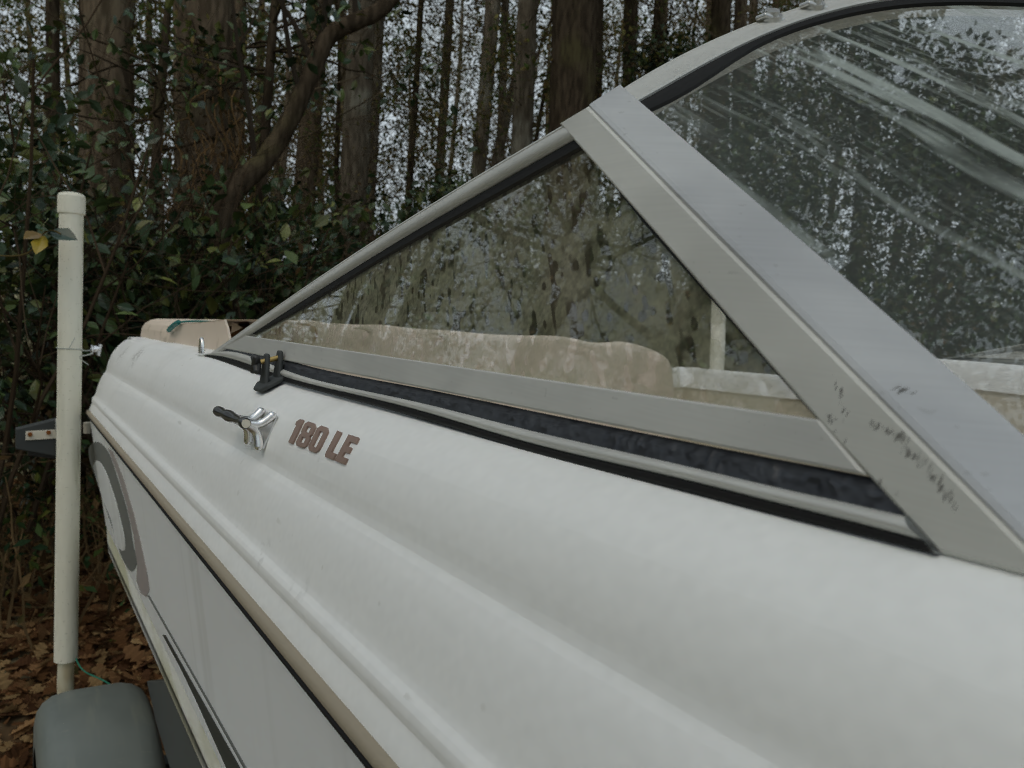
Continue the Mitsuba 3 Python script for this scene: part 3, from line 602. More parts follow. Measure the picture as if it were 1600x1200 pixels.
# ------------------------------------------------------------------ vegetation
rng = np.random.default_rng(7)
def norm(v): return v / (np.linalg.norm(v, axis=-1, keepdims=True) + 1e-12)
LEAF_BIG = (np.array([(0, 0, 0), (.18, .30, .045), (.0, .33, 0), (-.18, .30, .045), (.26, .62, .02), (0, .66, -.05), (-.26, .62, .02), (.13, .88, -.08), (-.13, .88, -.08), (0, 1.05, -.16)]) * [1, 1, 1],
            np.array([(0, 1, 2), (0, 2, 3), (1, 4, 5), (1, 5, 2), (2, 5, 6), (2, 6, 3), (4, 7, 5), (5, 8, 6), (5, 7, 9), (5, 9, 8)]))
LEAF_BIG[0][:, 0] *= 1.15
LEAF_SMALL = (np.array([(0, 0, 0), (.25, .5, .06), (0, 1, -.03), (-.25, .5, .06)]), np.array([(0, 1, 2), (0, 2, 3)]))
LEAF_CLUMP = (np.array([(0, 0, 0), (.16, .45, .05), (0, 1, 0), (-.16, .45, .05), (.5, .12, 0), (.95, .5, .05), (.42, .42, .03), (-.45, .1, .03), (-.9, .55, -.05), (-.4, .42, 0)]),
              np.array([(0, 1, 2), (0, 2, 3), (0, 4, 5), (0, 5, 6), (0, 9, 8), (0, 8, 7)]))
def leaves(r, pos, dirs, size, tmpl, up=None, droop=0.3):
    n = len(pos); d = norm(dirs)
    u = norm(r.normal(size=(n, 3)) * .55 + np.array([0, 0, 1.0])) if up is None else up
    x = norm(np.cross(d, u)); z = np.cross(x, d)
    tv, tf = tmpl
    s = np.broadcast_to(size, (n,))[:, None, None]
    v = pos[:, None] + s * (tv[None, :, :1] * x[:, None] + tv[None, :, 1:2] * d[:, None] + tv[None, :, 2:] * z[:, None])
    f = tf[None] + (np.arange(n) * len(tv))[:, None, None]
    return v.reshape(-1, 3), f.reshape(-1, 3)
def leafcol(r, n, k, pal, jit=.25):
    pal = np.array(pal); w = r.integers(0, len(pal), n); c = pal[w] * np.exp(r.normal(size=(n, 1)) * jit)
    return np.repeat(c, k, axis=0)
GREEN = [(.030, .055, .024), (.040, .072, .028), (.025, .048, .023), (.058, .092, .032), (.08, .115, .034), (.11, .12, .03)]
OLIVE = [(.19, .17, .060), (.23, .18, .07), (.13, .14, .055), (.25, .185, .08), (.16, .125, .05), (.11, .135, .055)]
BROWNISH = [(.12, .075, .035), (.16, .105, .05), (.09, .058, .03), (.10, .085, .035)]
def branchy(r, base, dirn, length, rad, depth, out, tips, curl=.35, nseg=6, kids=(3, 5), up=.05, spread=.9):
    p = [np.array(base, float)]; d = norm(np.array(dirn, float)); st = length / nseg
    for i in range(nseg):
        d = norm(d + r.normal(size=3) * curl * .35 + np.array([0, 0, up])); p.append(p[-1] + d * st)
    p = np.array(p); rr_ = rad * np.linspace(1, .35, nseg + 1)
    out.append((p, rr_)); 
    if depth == 0: tips.append(p[nseg // 2:]); return
    for _ in range(r.integers(*kids)):
        t = r.uniform(.25, .98); i = min(int(t * nseg), nseg - 1); q = p[i] + (p[i + 1] - p[i]) * (t * nseg - i)
        dd = norm(p[i + 1] - p[i]); sd = norm(np.cross(dd, r.normal(size=3)))
        branchy(r, q, dd * r.uniform(.3, .9) + sd * spread, length * r.uniform(.35, .65), max(rr_[i] * .6, .0015), depth - 1, out, tips, curl, max(4, nseg - 1), kids, up, spread)
def tubes(lst, sides): return cat([tube(p, q, sides, cap=False) for p, q in lst])
def trunk_mesh(r, pts, radii, sides=22, rough=.10, seed=0, seg=70):
    pts = spline(pts, max(2, seg // max(1, len(pts) - 1))); n = len(pts); radii = np.interp(np.linspace(0, 1, n), np.linspace(0, 1, len(radii)), radii)
    v, f = tube(pts, radii, sides, cap=False)
    axis = np.repeat(pts, sides, axis=0)[:len(v)]
    rad = v - axis
    q = v * [1, 1, .25]
    rm = np.repeat(radii, sides)[:, None]
    k = (meshkit.fbm(q / np.maximum(rm.mean(), .03) * 1.9, 4, seed) - .5) * 2 * rough + (meshkit.noise(v * [1, 1, .6] * 2.2, seed + 9) - .5) * .16
    return axis + rad * (1 + k[:, None]), f
def twig_col(v, c=(.085, .065, .045)): return np.tile(np.array(c), (len(v), 1)) * np.exp((meshkit.noise(v * 5, 3)[:, None] - .5) * .8)

# named trunks: (px at y=0, px at y=300, width px, distance, bark, species, label)
TR = [
 (82, 84, 16, 9.0, "bark_dark", "pine_tree", "slim dark pine trunk nearest the left edge of the photo"),
 (168, 166, 62, 6.6, "bark_pine", "pine_tree", "thick brown pine trunk rising above the capped white guide post"),
 (318, 322, 76, 6.2, "bark_pine", "pine_tree", "widest pine trunk, hung with dry brown vines, right of the guide post"),
 (372, 366, 22, 9.5, "bark_pine", "pine_tree", "slim pine trunk close beside the vine covered wide trunk"),
 (500, 476, 29, 9.5, "bark_pine", "pine_tree", "brown pine trunk crossed by the dark leaning tree"),
 (567, 552, 37, 9.0, "bark_grey", "pine_tree", "straight grey brown pine trunk right of the dark leaning tree"),
 (594, 578, 16, 11.0, "bark_grey", "pine_tree", "slim grey trunk standing close behind a straight thicker pine"),
 (658, 640, 9, 12.0, "bark_dark", "sweetgum_tree", "thin dark sapling trunk with bright sky on both sides"),
 (771, 745, 21, 9.0, "bark_grey", "oak_tree", "pale lichen spotted slender trunk above the side window"),
 (790, 780, 12, 12.0, "bark_grey", "oak_tree", "thin grey trunk between two lichen spotted trunks"),
 (825, 812, 29, 8.6, "bark_grey", "oak_tree", "broad lichen whitened trunk left of the corner post top"),
 (898, 888, 62, 8.0, "bark_dark", "oak_tree", "heavy dark ridged trunk right above the corner post top"),
 (930, 922, 26, 9.5, "bark_dark", "oak_tree", "dark trunk leaning against the heavy ridged trunk"),
 (986, 980, 20, 11.0, "bark_dark", "oak_tree", "dark trunk over the front pane's rail, left of the sky gap"),
 (1032, 1020, 17, 10.0, "bark_dark", "oak_tree", "forked dark trunk in the sky gap above the curved rail"),
 (1128, 1118, 26, 9.5, "bark_dark", "oak_tree", "dark trunk just left of the clips on the curved rail"),
 (1158, 1152, 18, 10.5, "bark_pine", "pine_tree", "brown trunk directly behind the first clip of the curved rail"),
]
for i, (x0_, x3, wpx, D, bk, sp_, lab) in enumerate(TR):
    r = np.random.default_rng(100 + i); key = num(sp_)
    rad = wpx / FPX * D / 2 * 1.06
    a, b_ = wpt(x3, 300, D), wpt(x0_, 0, D)
    dv = (b_ - a) / (b_[2] - a[2]); base = a + dv * (0 - a[2]) - [0, 0, .15]; base[:2] = base[:2] * .5 + (a + dv * (0 - a[2]))[:2] * .5
    top = a + dv * (13 - a[2]); top[:2] = a[:2] + (top[:2] - a[:2]) * .75
    mids = [base, a + dv * (1.2 - a[2]), a, b_, b_ + (top - b_) * .4, top]
    add(f"{key}__trunk", trunk_mesh(r, mids, [rad * 1.35, rad * 1.06, rad, rad * .93, rad * .75, rad * .4], 26 if wpx > 25 else 14, .13, i, 90), bk, smooth=60)
    out, tips = [], []
    for _ in range(14):
        t = r.uniform(.25, 1); q = a + (top - a) * t
        an_ = r.uniform(0, 2 * np.pi); branchy(r, q, (math.cos(an_), math.sin(an_), r.uniform(.0, .7)), r.uniform(.9, 2.4) , rad * .22 + .006, 2, out, tips, kids=(2, 4))
    for _ in range(9):
        q = a + (b_ - a) * r.uniform(-.2, 1.1); an_ = r.uniform(0, 2 * np.pi)
        branchy(r, q, (math.cos(an_), math.sin(an_), r.uniform(-.2, .6)), r.uniform(.4, 1.0), .006, 1, out, tips, kids=(2, 4))
    v, f = tubes(out, 4)
    add(f"{key}__branches", (v, f), "twig_wood", color=twig_col(v))
    tp_ = np.vstack(tips); n = 3000
    pos = tp_[r.integers(0, len(tp_), n)] + r.normal(size=(n, 3)) * .08
    lv, lf = leaves(r, pos, r.normal(size=(n, 3)), r.uniform(.035, .075, n), LEAF_SMALL)
    add(f"{key}__foliage", (lv, lf), "leaf_matte", color=leafcol(r, n, 4, OLIVE + GREEN[3:]))
    labels[f"{key}__foliage"] = {"kind": "stuff"}
    tag(key, lab, "tree")
# the dark leaning tree with its bent limb
lp = [wpt(x, y, 5.3) for x, y in ((322, 560), (346, 410), (376, 285), (402, 262), (430, 226), (453, 187), (475, 140), (492, 103), (519, 53), (556, 34), (587, 20), (612, -4), (660, -60), (690, -150))]
lp[0] = np.array([*lp[0][:2], -.1])
add("leaning_tree__trunk", trunk_mesh(np.random.default_rng(5), lp, [.085, .080, .076, .072, .07, .066, .062, .064, .056, .052, .049, .046, .042, .034], 18, .14, 77, 110), "bark_dark", smooth=60)
out, tips = [], []; r = np.random.default_rng(55)
for x, y, dx in ((490, 103, -.2), (505, 60, .1), (440, 210, .4), (556, 34, .2), (470, 150, -.5), (400, 262, -.3)):
    branchy(r, wpt(x, y, 5.3), (dx, r.uniform(-.3, .5), 1), r.uniform(.8, 1.6), .018, 2, out, tips)
v, f = tubes(out, 5); add("leaning_tree__branches", (v, f), "twig_wood", color=twig_col(v, (.05, .04, .03)))
tag("leaning_tree", "dark mossy tree leaning right with a bent limb reaching over the top edge", "tree")

# broadleaf evergreen shrubs: (px, distance, height, radius, leaves, size, label, evergreen palette)
SH = [
 (-30, 4.6, 2.55, .70, 1100, .075, "tall dark evergreen shrub cut by the left edge of the photo"),
 (55, 5.2, 2.60, .75, 1200, .078, "tall dark evergreen shrub left of the white guide post"),
 (140, 5.6, 2.25, .65, 1000, .078, "dark evergreen shrub directly behind the white guide post"),
 (225, 5.2, 2.0, .60, 800, .082, "waxy leaved evergreen shrub just right of the guide post above the stern"),
 (310, 5.0, 1.95, .60, 900, .085, "waxy leaved evergreen shrub behind the stern cushion"),
 (400, 5.6, 2.25, .70, 1300, .080, "waxy evergreen shrub at the foot of the dark leaning tree"),
 (485, 6.0, 2.30, .75, 1300, .078, "dark evergreen shrub under the straight pines near the window's aft tip"),
 (575, 6.6, 2.25, .70, 1100, .078, "dark evergreen shrub farthest right, half hidden by the side window rail"),
]
FL = []
for i, (px, D, H, R, N, sz, lab) in enumerate(SH):
    r = np.random.default_rng(300 + i); key = num("evergreen_shrub"); c = spot(px, D)
    out, tips = [], []
    for _ in range(9):
        an_ = r.uniform(0, 2 * np.pi); b0 = c + np.array([math.cos(an_), math.sin(an_), 0]) * r.uniform(0, .18)
        branchy(r, b0, (math.cos(an_) * .35, math.sin(an_) * .35, 1), H * r.uniform(.7, 1.0), .014, 2, out, tips, kids=(4, 6), up=.03, spread=.75)
    v, f = tubes(out, 4); add(f"{key}__stems", (v, f), "twig_wood", color=twig_col(v, (.07, .05, .033)))
    pos = np.stack([c[0] + r.normal(size=N) * R * .55, c[1] + r.normal(size=N) * R * .55, H * r.beta(2.2, 1.35, N)], 1)
    cl_ = np.stack([c[0] + r.normal(size=40) * R * .5, c[1] + r.normal(size=40) * R * .5, H * r.beta(2.2, 1.2, 40)], 1)
    k = r.integers(0, 40, N); pos = pos * .35 + (cl_[k] + r.normal(size=(N, 3)) * [.16, .16, .12]) * .65
    pos[:, 2] = np.clip(pos[:, 2], .12, H)
    dirs = norm(pos - (c + [0, 0, H * .45])) + r.normal(size=(N, 3)) * .7 - [0, 0, .25]
    size = sz * r.uniform(.65, 1.3, N)
    tone = GREEN if px > -100 else GREEN
    order = np.argsort(np.linalg.norm(pos - EYE, axis=1))
    own = order[: (0 if px < 0 else 60)]
    rest = order[len(own):]
    lv, lf = leaves(r, pos[rest], dirs[rest], size[rest], LEAF_BIG)
    add(f"{key}__foliage", (lv, lf), "leaf_waxy", color=leafcol(r, len(rest), 10, tone))
    labels[f"{key}__foliage"] = {"kind": "stuff"}
    for j in own:
        lv, lf = leaves(r, pos[j:j + 1], dirs[j:j + 1], size[j:j + 1] * 1.1, LEAF_BIG)
        add(num(f"{key}__leaf"), (lv, lf), "leaf_waxy", color=leafcol(r, 1, 10, GREEN[1:]))
    tag(key, lab, "shrub")
# overhanging evergreen boughs at the upper left
for i, (px, py, D, rx, rzz, N, lab) in enumerate(((425, 60, 5.8, .55, .35, 520, "dark evergreen bough mass hanging left of the bent limb"), (250, 165, 5.9, .55, .40, 260, "dark evergreen boughs in front of the wide vine covered trunk"))):
    r = np.random.default_rng(400 + i); key = num("holly_tree"); c = wpt(px, py, D); g0 = spot(px - 40, D + .3)
    add(f"{key}__trunk", trunk_mesh(r, [g0 - [0, 0, .1], g0 * .6 + c * .4, c, c + [.1, .1, 1.2]], [.045, .04, .03, .015], 12, .1, 5, 40), "bark_dark", smooth=60)
    out, tips = [], []
    for _ in range(10):
        an_ = r.uniform(0, 2 * np.pi); branchy(r, c + [0, 0, r.uniform(-.3, .3)], (math.cos(an_), math.sin(an_), r.uniform(-.3, .4)), r.uniform(.4, .9), .010, 1, out, tips)
    v, f = tubes(out, 4); add(f"{key}__branches", (v, f), "twig_wood", color=twig_col(v, (.06, .045, .03)))
    tp_ = np.vstack(tips); pos = tp_[r.integers(0, len(tp_), N)] + r.normal(size=(N, 3)) * [.14, .14, .09]
    lv, lf = leaves(r, pos, r.normal(size=(N, 3)) - [0, 0, .3], .075 * r.uniform(.7, 1.2, N), LEAF_BIG)
    add(f"{key}__foliage", (lv, lf), "leaf_waxy", color=leafcol(r, N, 10, GREEN)); labels[f"{key}__foliage"] = {"kind": "stuff"}
    tag(key, lab, "tree")

# brown dry vines over the wide trunk
r = np.random.default_rng(500); vn = []
for k in range(70):
    x = r.uniform(262, 395); D = r.uniform(5.6, 6.3); y0_ = r.uniform(60, 330); y1_ = y0_ + r.uniform(80, 260)
    pts = [wpt(x + r.normal() * 8, y0_ + (y1_ - y0_) * t, D) + r.normal(size=3) * .03 for t in np.linspace(0, 1, 6)]
    vn.append((spline(pts, 3), np.full(16, r.uniform(.0025, .006))))
v, f = tubes(vn, 4); add("dry_vines__stems", (v, f), "twig_wood", color=twig_col(v, (.20, .125, .06)))
labels["dry_vines__stems"] = {"kind": "stuff"}
n = 900; pos = np.vstack([p for p, _ in vn]); pos = pos[r.integers(0, len(pos), n)] + r.normal(size=(n, 3)) * .06
lv, lf = leaves(r, pos, r.normal(size=(n, 3)), r.uniform(.03, .055, n), LEAF_SMALL); add("dry_vines__foliage", (lv, lf), "leaf_matte", color=leafcol(r, n, 4, BROWNISH)); labels["dry_vines__foliage"] = {"kind": "stuff"}
tag("dry_vines", "tangle of dry brown hanging vines on the widest trunk", "vine")

# greenbrier spray crossing the guide post
r = np.random.default_rng(9)
st = [wpt(x, y, D) for x, y, D in ((-30, 395, 2.75), (20, 400, 2.72), (48, 392, 2.66), (62, 372, 2.60), (78, 360, 2.56), (95, 366, 2.54))]
add("greenbrier__stem", tube(spline(st, 6), .0022, 6), "twig_wood", color=twig_col(np.zeros((tube(spline(st, 6), .0022, 6)[0].shape[0], 3)), (.16, .12, .05)))
for x, y, D, tx, ty, sz, col in ((66, 362, 2.58, 70, 340, .045, (.11, .14, .02)), (74, 362, 2.57, 116, 369, .085, (.022, .05, .034)), (70, 368, 2.57, 56, 391, .052, (.30, .22, .02)), (66, 366, 2.59, 40, 368, .05, (.20, .13, .04)), (78, 362, 2.57, 60, 352, .04, (.03, .075, .04))):
    a = wpt(x, y, D); d = wpt(tx, ty, D - .05) - a
    lv, lf = leaves(r, a[None], d[None], np.array([np.linalg.norm(d)]), LEAF_BIG, up=norm(np.array([[-.1, -.75, .65]])))
    add(num("greenbrier__leaf"), (lv, lf), "leaf_waxy", color=np.tile(col, (10, 1)))
tag("greenbrier", "vine spray with green and yellow leaves crossing the white guide post", "vine")

# understorey thickets: masses of twigs and small leaves nobody could count
def thicket(key, pxs, D0, D1, H, N, pal, sz, tm, lab, seed, twn=60, matr="leaf_matte", tcol=(.10, .072, .045)):
    r = np.random.default_rng(seed); out, tips = [], []
    for _ in range(twn):
        c = spot(r.uniform(*pxs), r.uniform(D0, D1)); branchy(r, c, (r.normal() * .3, r.normal() * .3, 1), H * r.uniform(.5, 1.05), .006 + .003 * r.random(), 2, out, tips, kids=(3, 5))
    v, f = tubes(out, 3); add(f"{key}__stems", (v, f), "twig_wood", color=twig_col(v, tcol)); labels[f"{key}__stems"] = {"kind": "stuff"}
    tp_ = np.vstack(tips); pos = tp_[r.integers(0, len(tp_), N)] + r.normal(size=(N, 3)) * .13
    pos[:, 2] = np.clip(pos[:, 2], .03, None)
    lv, lf = leaves(r, pos, r.normal(size=(N, 3)), sz * r.uniform(.6, 1.3, N), tm)
    add(f"{key}__foliage", (lv, lf), matr, color=leafcol(r, N, len(tm[0]), pal)); labels[f"{key}__foliage"] = {"kind": "stuff"}
    tag(key, lab, "undergrowth", kind="stuff")
thicket("undergrowth", (-80, 700), 5.2, 7.8, 1.5, 9000, GREEN + BROWNISH, .065, LEAF_SMALL, "dark brown and green undergrowth below the shrubs behind the stern", 600, 110)
thicket("undergrowth_001", (560, 1750), 8.0, 12.0, 1.9, 14000, OLIVE + GREEN, .065, LEAF_SMALL, "olive undergrowth seen over and through the windshield", 601, 120)
thicket("undergrowth_002", (-150, 1750), 13.0, 24.0, 2.8, 26000, OLIVE + GREEN, .085, LEAF_SMALL, "far olive undergrowth along the foot of the woods", 602, 170)
thicket("bramble", (-60, 215), 3.9, 5.2, .75, 900, GREEN + BROWNISH, .06, LEAF_SMALL, "low tangle of bare vines and few leaves left of the guide post", 603, 34, tcol=(.15, .10, .05))

# far woods: prototypes shared by every copy
protos = []
for k in range(6):
    r = np.random.default_rng(700 + k); Ht = r.uniform(9, 13); out, tips = [], []
    tr = trunk_mesh(r, [(0, 0, -.2), (r.normal() * .12, r.normal() * .12, Ht * .3), (r.normal() * .25, r.normal() * .25, Ht * .65), (r.normal() * .4, r.normal() * .4, Ht)], [.085, .072, .056, .022], 10, .1, k, 40)
    for _ in range(60):
        z = r.uniform(.8, Ht * .97); an_ = r.uniform(0, 2 * np.pi)
        branchy(r, (0, 0, z), (math.cos(an_), math.sin(an_), r.uniform(-.2, .8)), r.uniform(.7, 1.9), .012, 2, out, tips, kids=(2, 5), nseg=5)
    v, f = tubes(out, 3); tp_ = np.vstack(tips); n = 6800
    pos = tp_[r.integers(0, len(tp_), n)] + r.normal(size=(n, 3)) * .07
    lv, lf = leaves(r, pos, r.normal(size=(n, 3)), r.uniform(.05, .095, n), LEAF_SMALL)
    pal = (OLIVE + GREEN[3:], OLIVE + BROWNISH[:2], GREEN + OLIVE[:3])[k % 3]
    protos.append((mikit.ply(trimesh.Trimesh(*tr), "bark_pine" if k % 2 else "bark_grey", smooth=60), mikit.ply((v, f), "twig_wood", color=twig_col(v, (.20, .155, .10))), mikit.ply((lv, lf), "leaf_matte", color=leafcol(r, n, 4, pal))))
r = np.random.default_rng(800)
def far_tree(pos, k, s, rot, lab, grp):
    key = num("woodland_tree"); tw = T4().translate(list(map(float, pos))).rotate([0, 0, 1], float(rot)).scale([float(s)] * 3)
    for nm, d in zip(("trunk", "branches", "foliage"), protos[k]): scene[f"{key}__{nm}"] = {**d, "to_world": tw}
    labels[f"{key}__foliage"] = {"kind": "stuff"}
    tag(key, lab, "tree", grp)
PALN = ("olive leaved", "brown leaved", "green leaved")
REG = ((200, "beyond the white guide post"), (480, "beyond the widest pine trunk"), (740, "right of the straight pines"), (960, "between the lichen spotted trunks"), (1200, "in the gap above the corner post"), (9999, "seen through the streaky front pane"))
seen = []
for i in range(52):
    px, D = -120 + 1900 * ((i * .618) % 1), 12.5 + 22 * ((i * .7548) % 1) ** 1.3
    where = next(w for x, w in REG if px < x); deep = "near" if D < 18 else "middle" if D < 25 else "distant"
    seen.append((px, f"woodland_tree_{_n.get('woodland_tree', 0):03d}" if _n.get("woodland_tree", 0) else "woodland_tree"))
    far_tree(spot(px, D), i % 6, r.uniform(.8, 1.25), r.uniform(0, 360), f"{deep} thin {PALN[i % 3]} woodland tree {where}", f"{deep} thin trees {where}")
# leafless saplings and vine laced brush in front of the far woods
for i, (px, D, H, lab) in enumerate(((440, 8.2, 5.2, "fine twigged sapling between the leaning tree and the straight pines"), (525, 9.6, 5.8, "bare sapling left of the straight grey brown pine"), (615, 10.4, 6.2, "twiggy sapling right of the straight pines"), (690, 9.6, 6.0, "slanting bare sapling against the bright sky gap"), (715, 11.0, 6.4, "twiggy sapling just left of the lichen spotted trunk"), (850, 10.2, 6.0, "bare sapling between the whitened trunk and the heavy dark one"), (960, 9.4, 5.6, "twiggy sapling above the corner post's right edge"), (1075, 9.8, 6.0, "bare sapling in the widest sky gap over the curved rail"))):
    r2 = np.random.default_rng(1400 + i); key = num("bare_sapling"); c = spot(px, D); lean = r2.normal() * .10 + (.28 if i == 3 else 0); out, tips = [], []
    pts = [c - [0, 0, .1]] + [c + CR * [1, 1, 0] * lean * z + [r2.normal() * .06, r2.normal() * .06, z] for z in np.linspace(.8, H, 6)]
    add(f"{key}__trunk", trunk_mesh(r2, pts, [.045, .038, .03, .022, .012, .006], 8, .1, i, 40), "bark_dark" if i % 2 else "bark_pine", smooth=60)
    P_ = np.array(pts)
    for _ in range(34):
        t = r2.uniform(1, 6); j = min(int(t), 5); q = P_[j] + (P_[j + 1] - P_[j]) * (t - j); an_ = r2.uniform(0, 2 * np.pi)
        branchy(r2, q, (math.cos(an_), math.sin(an_), r2.uniform(-.1, 1.0)), r2.uniform(.5, 1.7), .010, 2, out, tips, curl=.5, kids=(3, 5))
    v, f = tubes(out, 3); add(f"{key}__branches", (v, f), "twig_wood", color=twig_col(v, (.15, .115, .075)))
    n = 1100; tp_ = np.vstack(tips); pos = tp_[r2.integers(0, len(tp_), n)] + r2.normal(size=(n, 3)) * .06
    lv, lf = leaves(r2, pos, r2.normal(size=(n, 3)), r2.uniform(.03, .055, n), LEAF_SMALL); add(f"{key}__foliage", (lv, lf), "leaf_matte", color=leafcol(r2, n, 4, OLIVE + BROWNISH)); labels[f"{key}__foliage"] = {"kind": "stuff"}
    tag(key, lab, "sapling")
by = {}
for px, k_ in sorted(seen): by.setdefault(labels[k_]["label"], []).append(k_)
for lab, ks in by.items():
    if len(ks) > 1:
        for j, k_ in enumerate(ks): labels[k_]["label"] = lab + ", " + ("leftmost" if j == 0 else "rightmost" if j == len(ks) - 1 else ("second", "third", "fourth")[j - 1] + " from left")
# evergreens behind the windshield panes
EV = [(1010, 9.5, 4.2, .9, "rounded dark evergreen beyond the corner post"), (1190, 8.6, 3.6, .9, "dark evergreen seen low through the left edge of the front pane"), (1330, 8.8, 4.6, 1.0, "dense dark evergreen at the middle of the front pane"),
      (1470, 8.2, 4.0, 1.0, "dense dark evergreen right of the middle of the front pane"), (1600, 8.8, 5.2, 1.1, "tall dark evergreen at the right edge of the front pane"), (1740, 8.0, 4.4, 1.1, "dark evergreen just past the right edge of the photo"), (880, 8.4, 2.6, .8, "low dark evergreen seen through the side pane"), (700, 7.8, 2.3, .8, "low dark evergreen behind the side window's top rail")]
for i, (px, D, H, R_, lab) in enumerate(EV):
    r2 = np.random.default_rng(1300 + i); key = num("evergreen_tree"); c = spot(px, D); out, tips = [], []
    add(f"{key}__trunk", trunk_mesh(r2, [c - [0, 0, .2], c + [.03, .02, H * .5], c + [0, .05, H]], [.07, .05, .015], 10, .1, i, 30), "bark_dark", smooth=60)
    for _ in range(40):
        z = H * r2.uniform(.12, .98); an_ = r2.uniform(0, 2 * np.pi); w = R_ * (1.15 - .75 * z / H)
        branchy(r2, c + [0, 0, z], (math.cos(an_), math.sin(an_), r2.uniform(-.1, .5)), w * r2.uniform(.6, 1.1), .010, 1, out, tips, kids=(3, 5))
    v, f = tubes(out, 3); add(f"{key}__branches", (v, f), "twig_wood", color=twig_col(v, (.06, .045, .03))); tp_ = np.vstack(tips); n = 7000
    pos = tp_[r2.integers(0, len(tp_), n)] + r2.normal(size=(n, 3)) * .12
    lv, lf = leaves(r2, pos, r2.normal(size=(n, 3)), .085 * r2.uniform(.6, 1.2, n), LEAF_SMALL)
    add(f"{key}__foliage", (lv, lf), "leaf_waxy", color=leafcol(r2, n, 4, GREEN)); labels[f"{key}__foliage"] = {"kind": "stuff"}
    tag(key, lab, "tree")
# ring of trees out of view, placed to shade the boat and its reflections
ringp = []
for k in range(2):
    r2 = np.random.default_rng(1500 + k); Ht = 8.5 + k; out, tips = [], []
    tr = trunk_mesh(r2, [(0, 0, -.2), (.1, .05, Ht * .5), (.2, -.1, Ht)], [.15, .12, .04], 10, .1, k, 30)
    for _ in range(40):
        z = r2.uniform(.3, Ht * .97); an_ = r2.uniform(0, 2 * np.pi)
        branchy(r2, (0, 0, z), (math.cos(an_), math.sin(an_), r2.uniform(-.2, .7)), r2.uniform(.8, 2.0), .016, 1, out, tips, kids=(3, 5), nseg=5)
    v, f = tubes(out, 3); tp_ = np.vstack(tips); n = 4200
    pos = tp_[r2.integers(0, len(tp_), n)] + r2.normal(size=(n, 3)) * .2
    lv, lf = leaves(r2, pos, r2.normal(size=(n, 3)), r2.uniform(.13, .24, n), LEAF_SMALL)
    ringp.append((mikit.ply(trimesh.Trimesh(*tr), "bark_pine", smooth=60), mikit.ply((v, f), "twig_wood", color=twig_col(v, (.085, .068, .048))), mikit.ply((lv, lf), "leaf_matte", color=leafcol(r2, n, 4, (GREEN + OLIVE[:2], OLIVE + BROWNISH)[k]))))
keep = protos; protos = ringp
for i in range(34):
    a_ = math.radians(72 + 275 * (i + .5) / 34 + r.uniform(-3, 3)); D = r.uniform(17, 21) if i % 2 else r.uniform(21, 27)
    x, y = D * math.sin(a_) + 1.0, D * math.cos(a_)
    far_tree((x, y, 0), i % 2, r.uniform(.85, 1.15), r.uniform(0, 360), "unseen woodland tree out of view, placed to shade the boat and darken its reflections", "unseen trees shading the boat")
protos = keep
# bare trees on the camera's side, mirrored in the side pane
for i, (x, y, H) in enumerate(((-3.4, 3.8, 8.5), (-4.9, 6.8, 9.5), (-2.6, 8.4, 8.8), (-7.5, 4.6, 9.5), (-9.5, 9.5, 10.0), (-6.5, 12.5, 10.5))):
    r = np.random.default_rng(900 + i); key = num("bare_oak_tree"); base = np.array([x, y, -.15]); out, tips = [], []
    pts = [base]; d = np.array([r.normal() * .1, r.normal() * .1, 1])
    for k in range(5): d = norm(d + r.normal(size=3) * [.12, .12, .02]); pts.append(pts[-1] + d * H / 5)
    add(f"{key}__trunk", trunk_mesh(r, pts, [.20, .16, .14, .11, .08, .04], 16, .12, i, 50), "bark_grey", smooth=60)
    P_ = np.array(pts)
    for _ in range(11):
        t = r.uniform(1.6, 5); j = min(int(t), 4); q = P_[j] + (P_[j + 1] - P_[j]) * (t - j); an_ = r.uniform(0, 2 * np.pi)
        branchy(r, q, (math.cos(an_), math.sin(an_), r.uniform(.1, .8)), r.uniform(1.6, 3.6), .055, 3, out, tips, curl=.6, kids=(3, 5))
    v, f = tubes(out, 5); add(f"{key}__branches", (v, f), "twig_wood", color=twig_col(v, (.10, .09, .06)))
    n = 700; tp_ = np.vstack(tips); pos = tp_[r.integers(0, len(tp_), n)] + r.normal(size=(n, 3)) * .15; pos = pos[pos[:, 2] > .4]; n = len(pos)
    lv, lf = leaves(r, pos, r.normal(size=(n, 3)), r.uniform(.05, .09, n), LEAF_SMALL); add(f"{key}__foliage", (lv, lf), "leaf_matte", color=leafcol(r, n, 4, OLIVE + GREEN)); labels[f"{key}__foliage"] = {"kind": "stuff"}
    tag(key, "mossy bare limbed oak mirrored in the windshield's side pane", "tree", "oaks mirrored in the side pane")

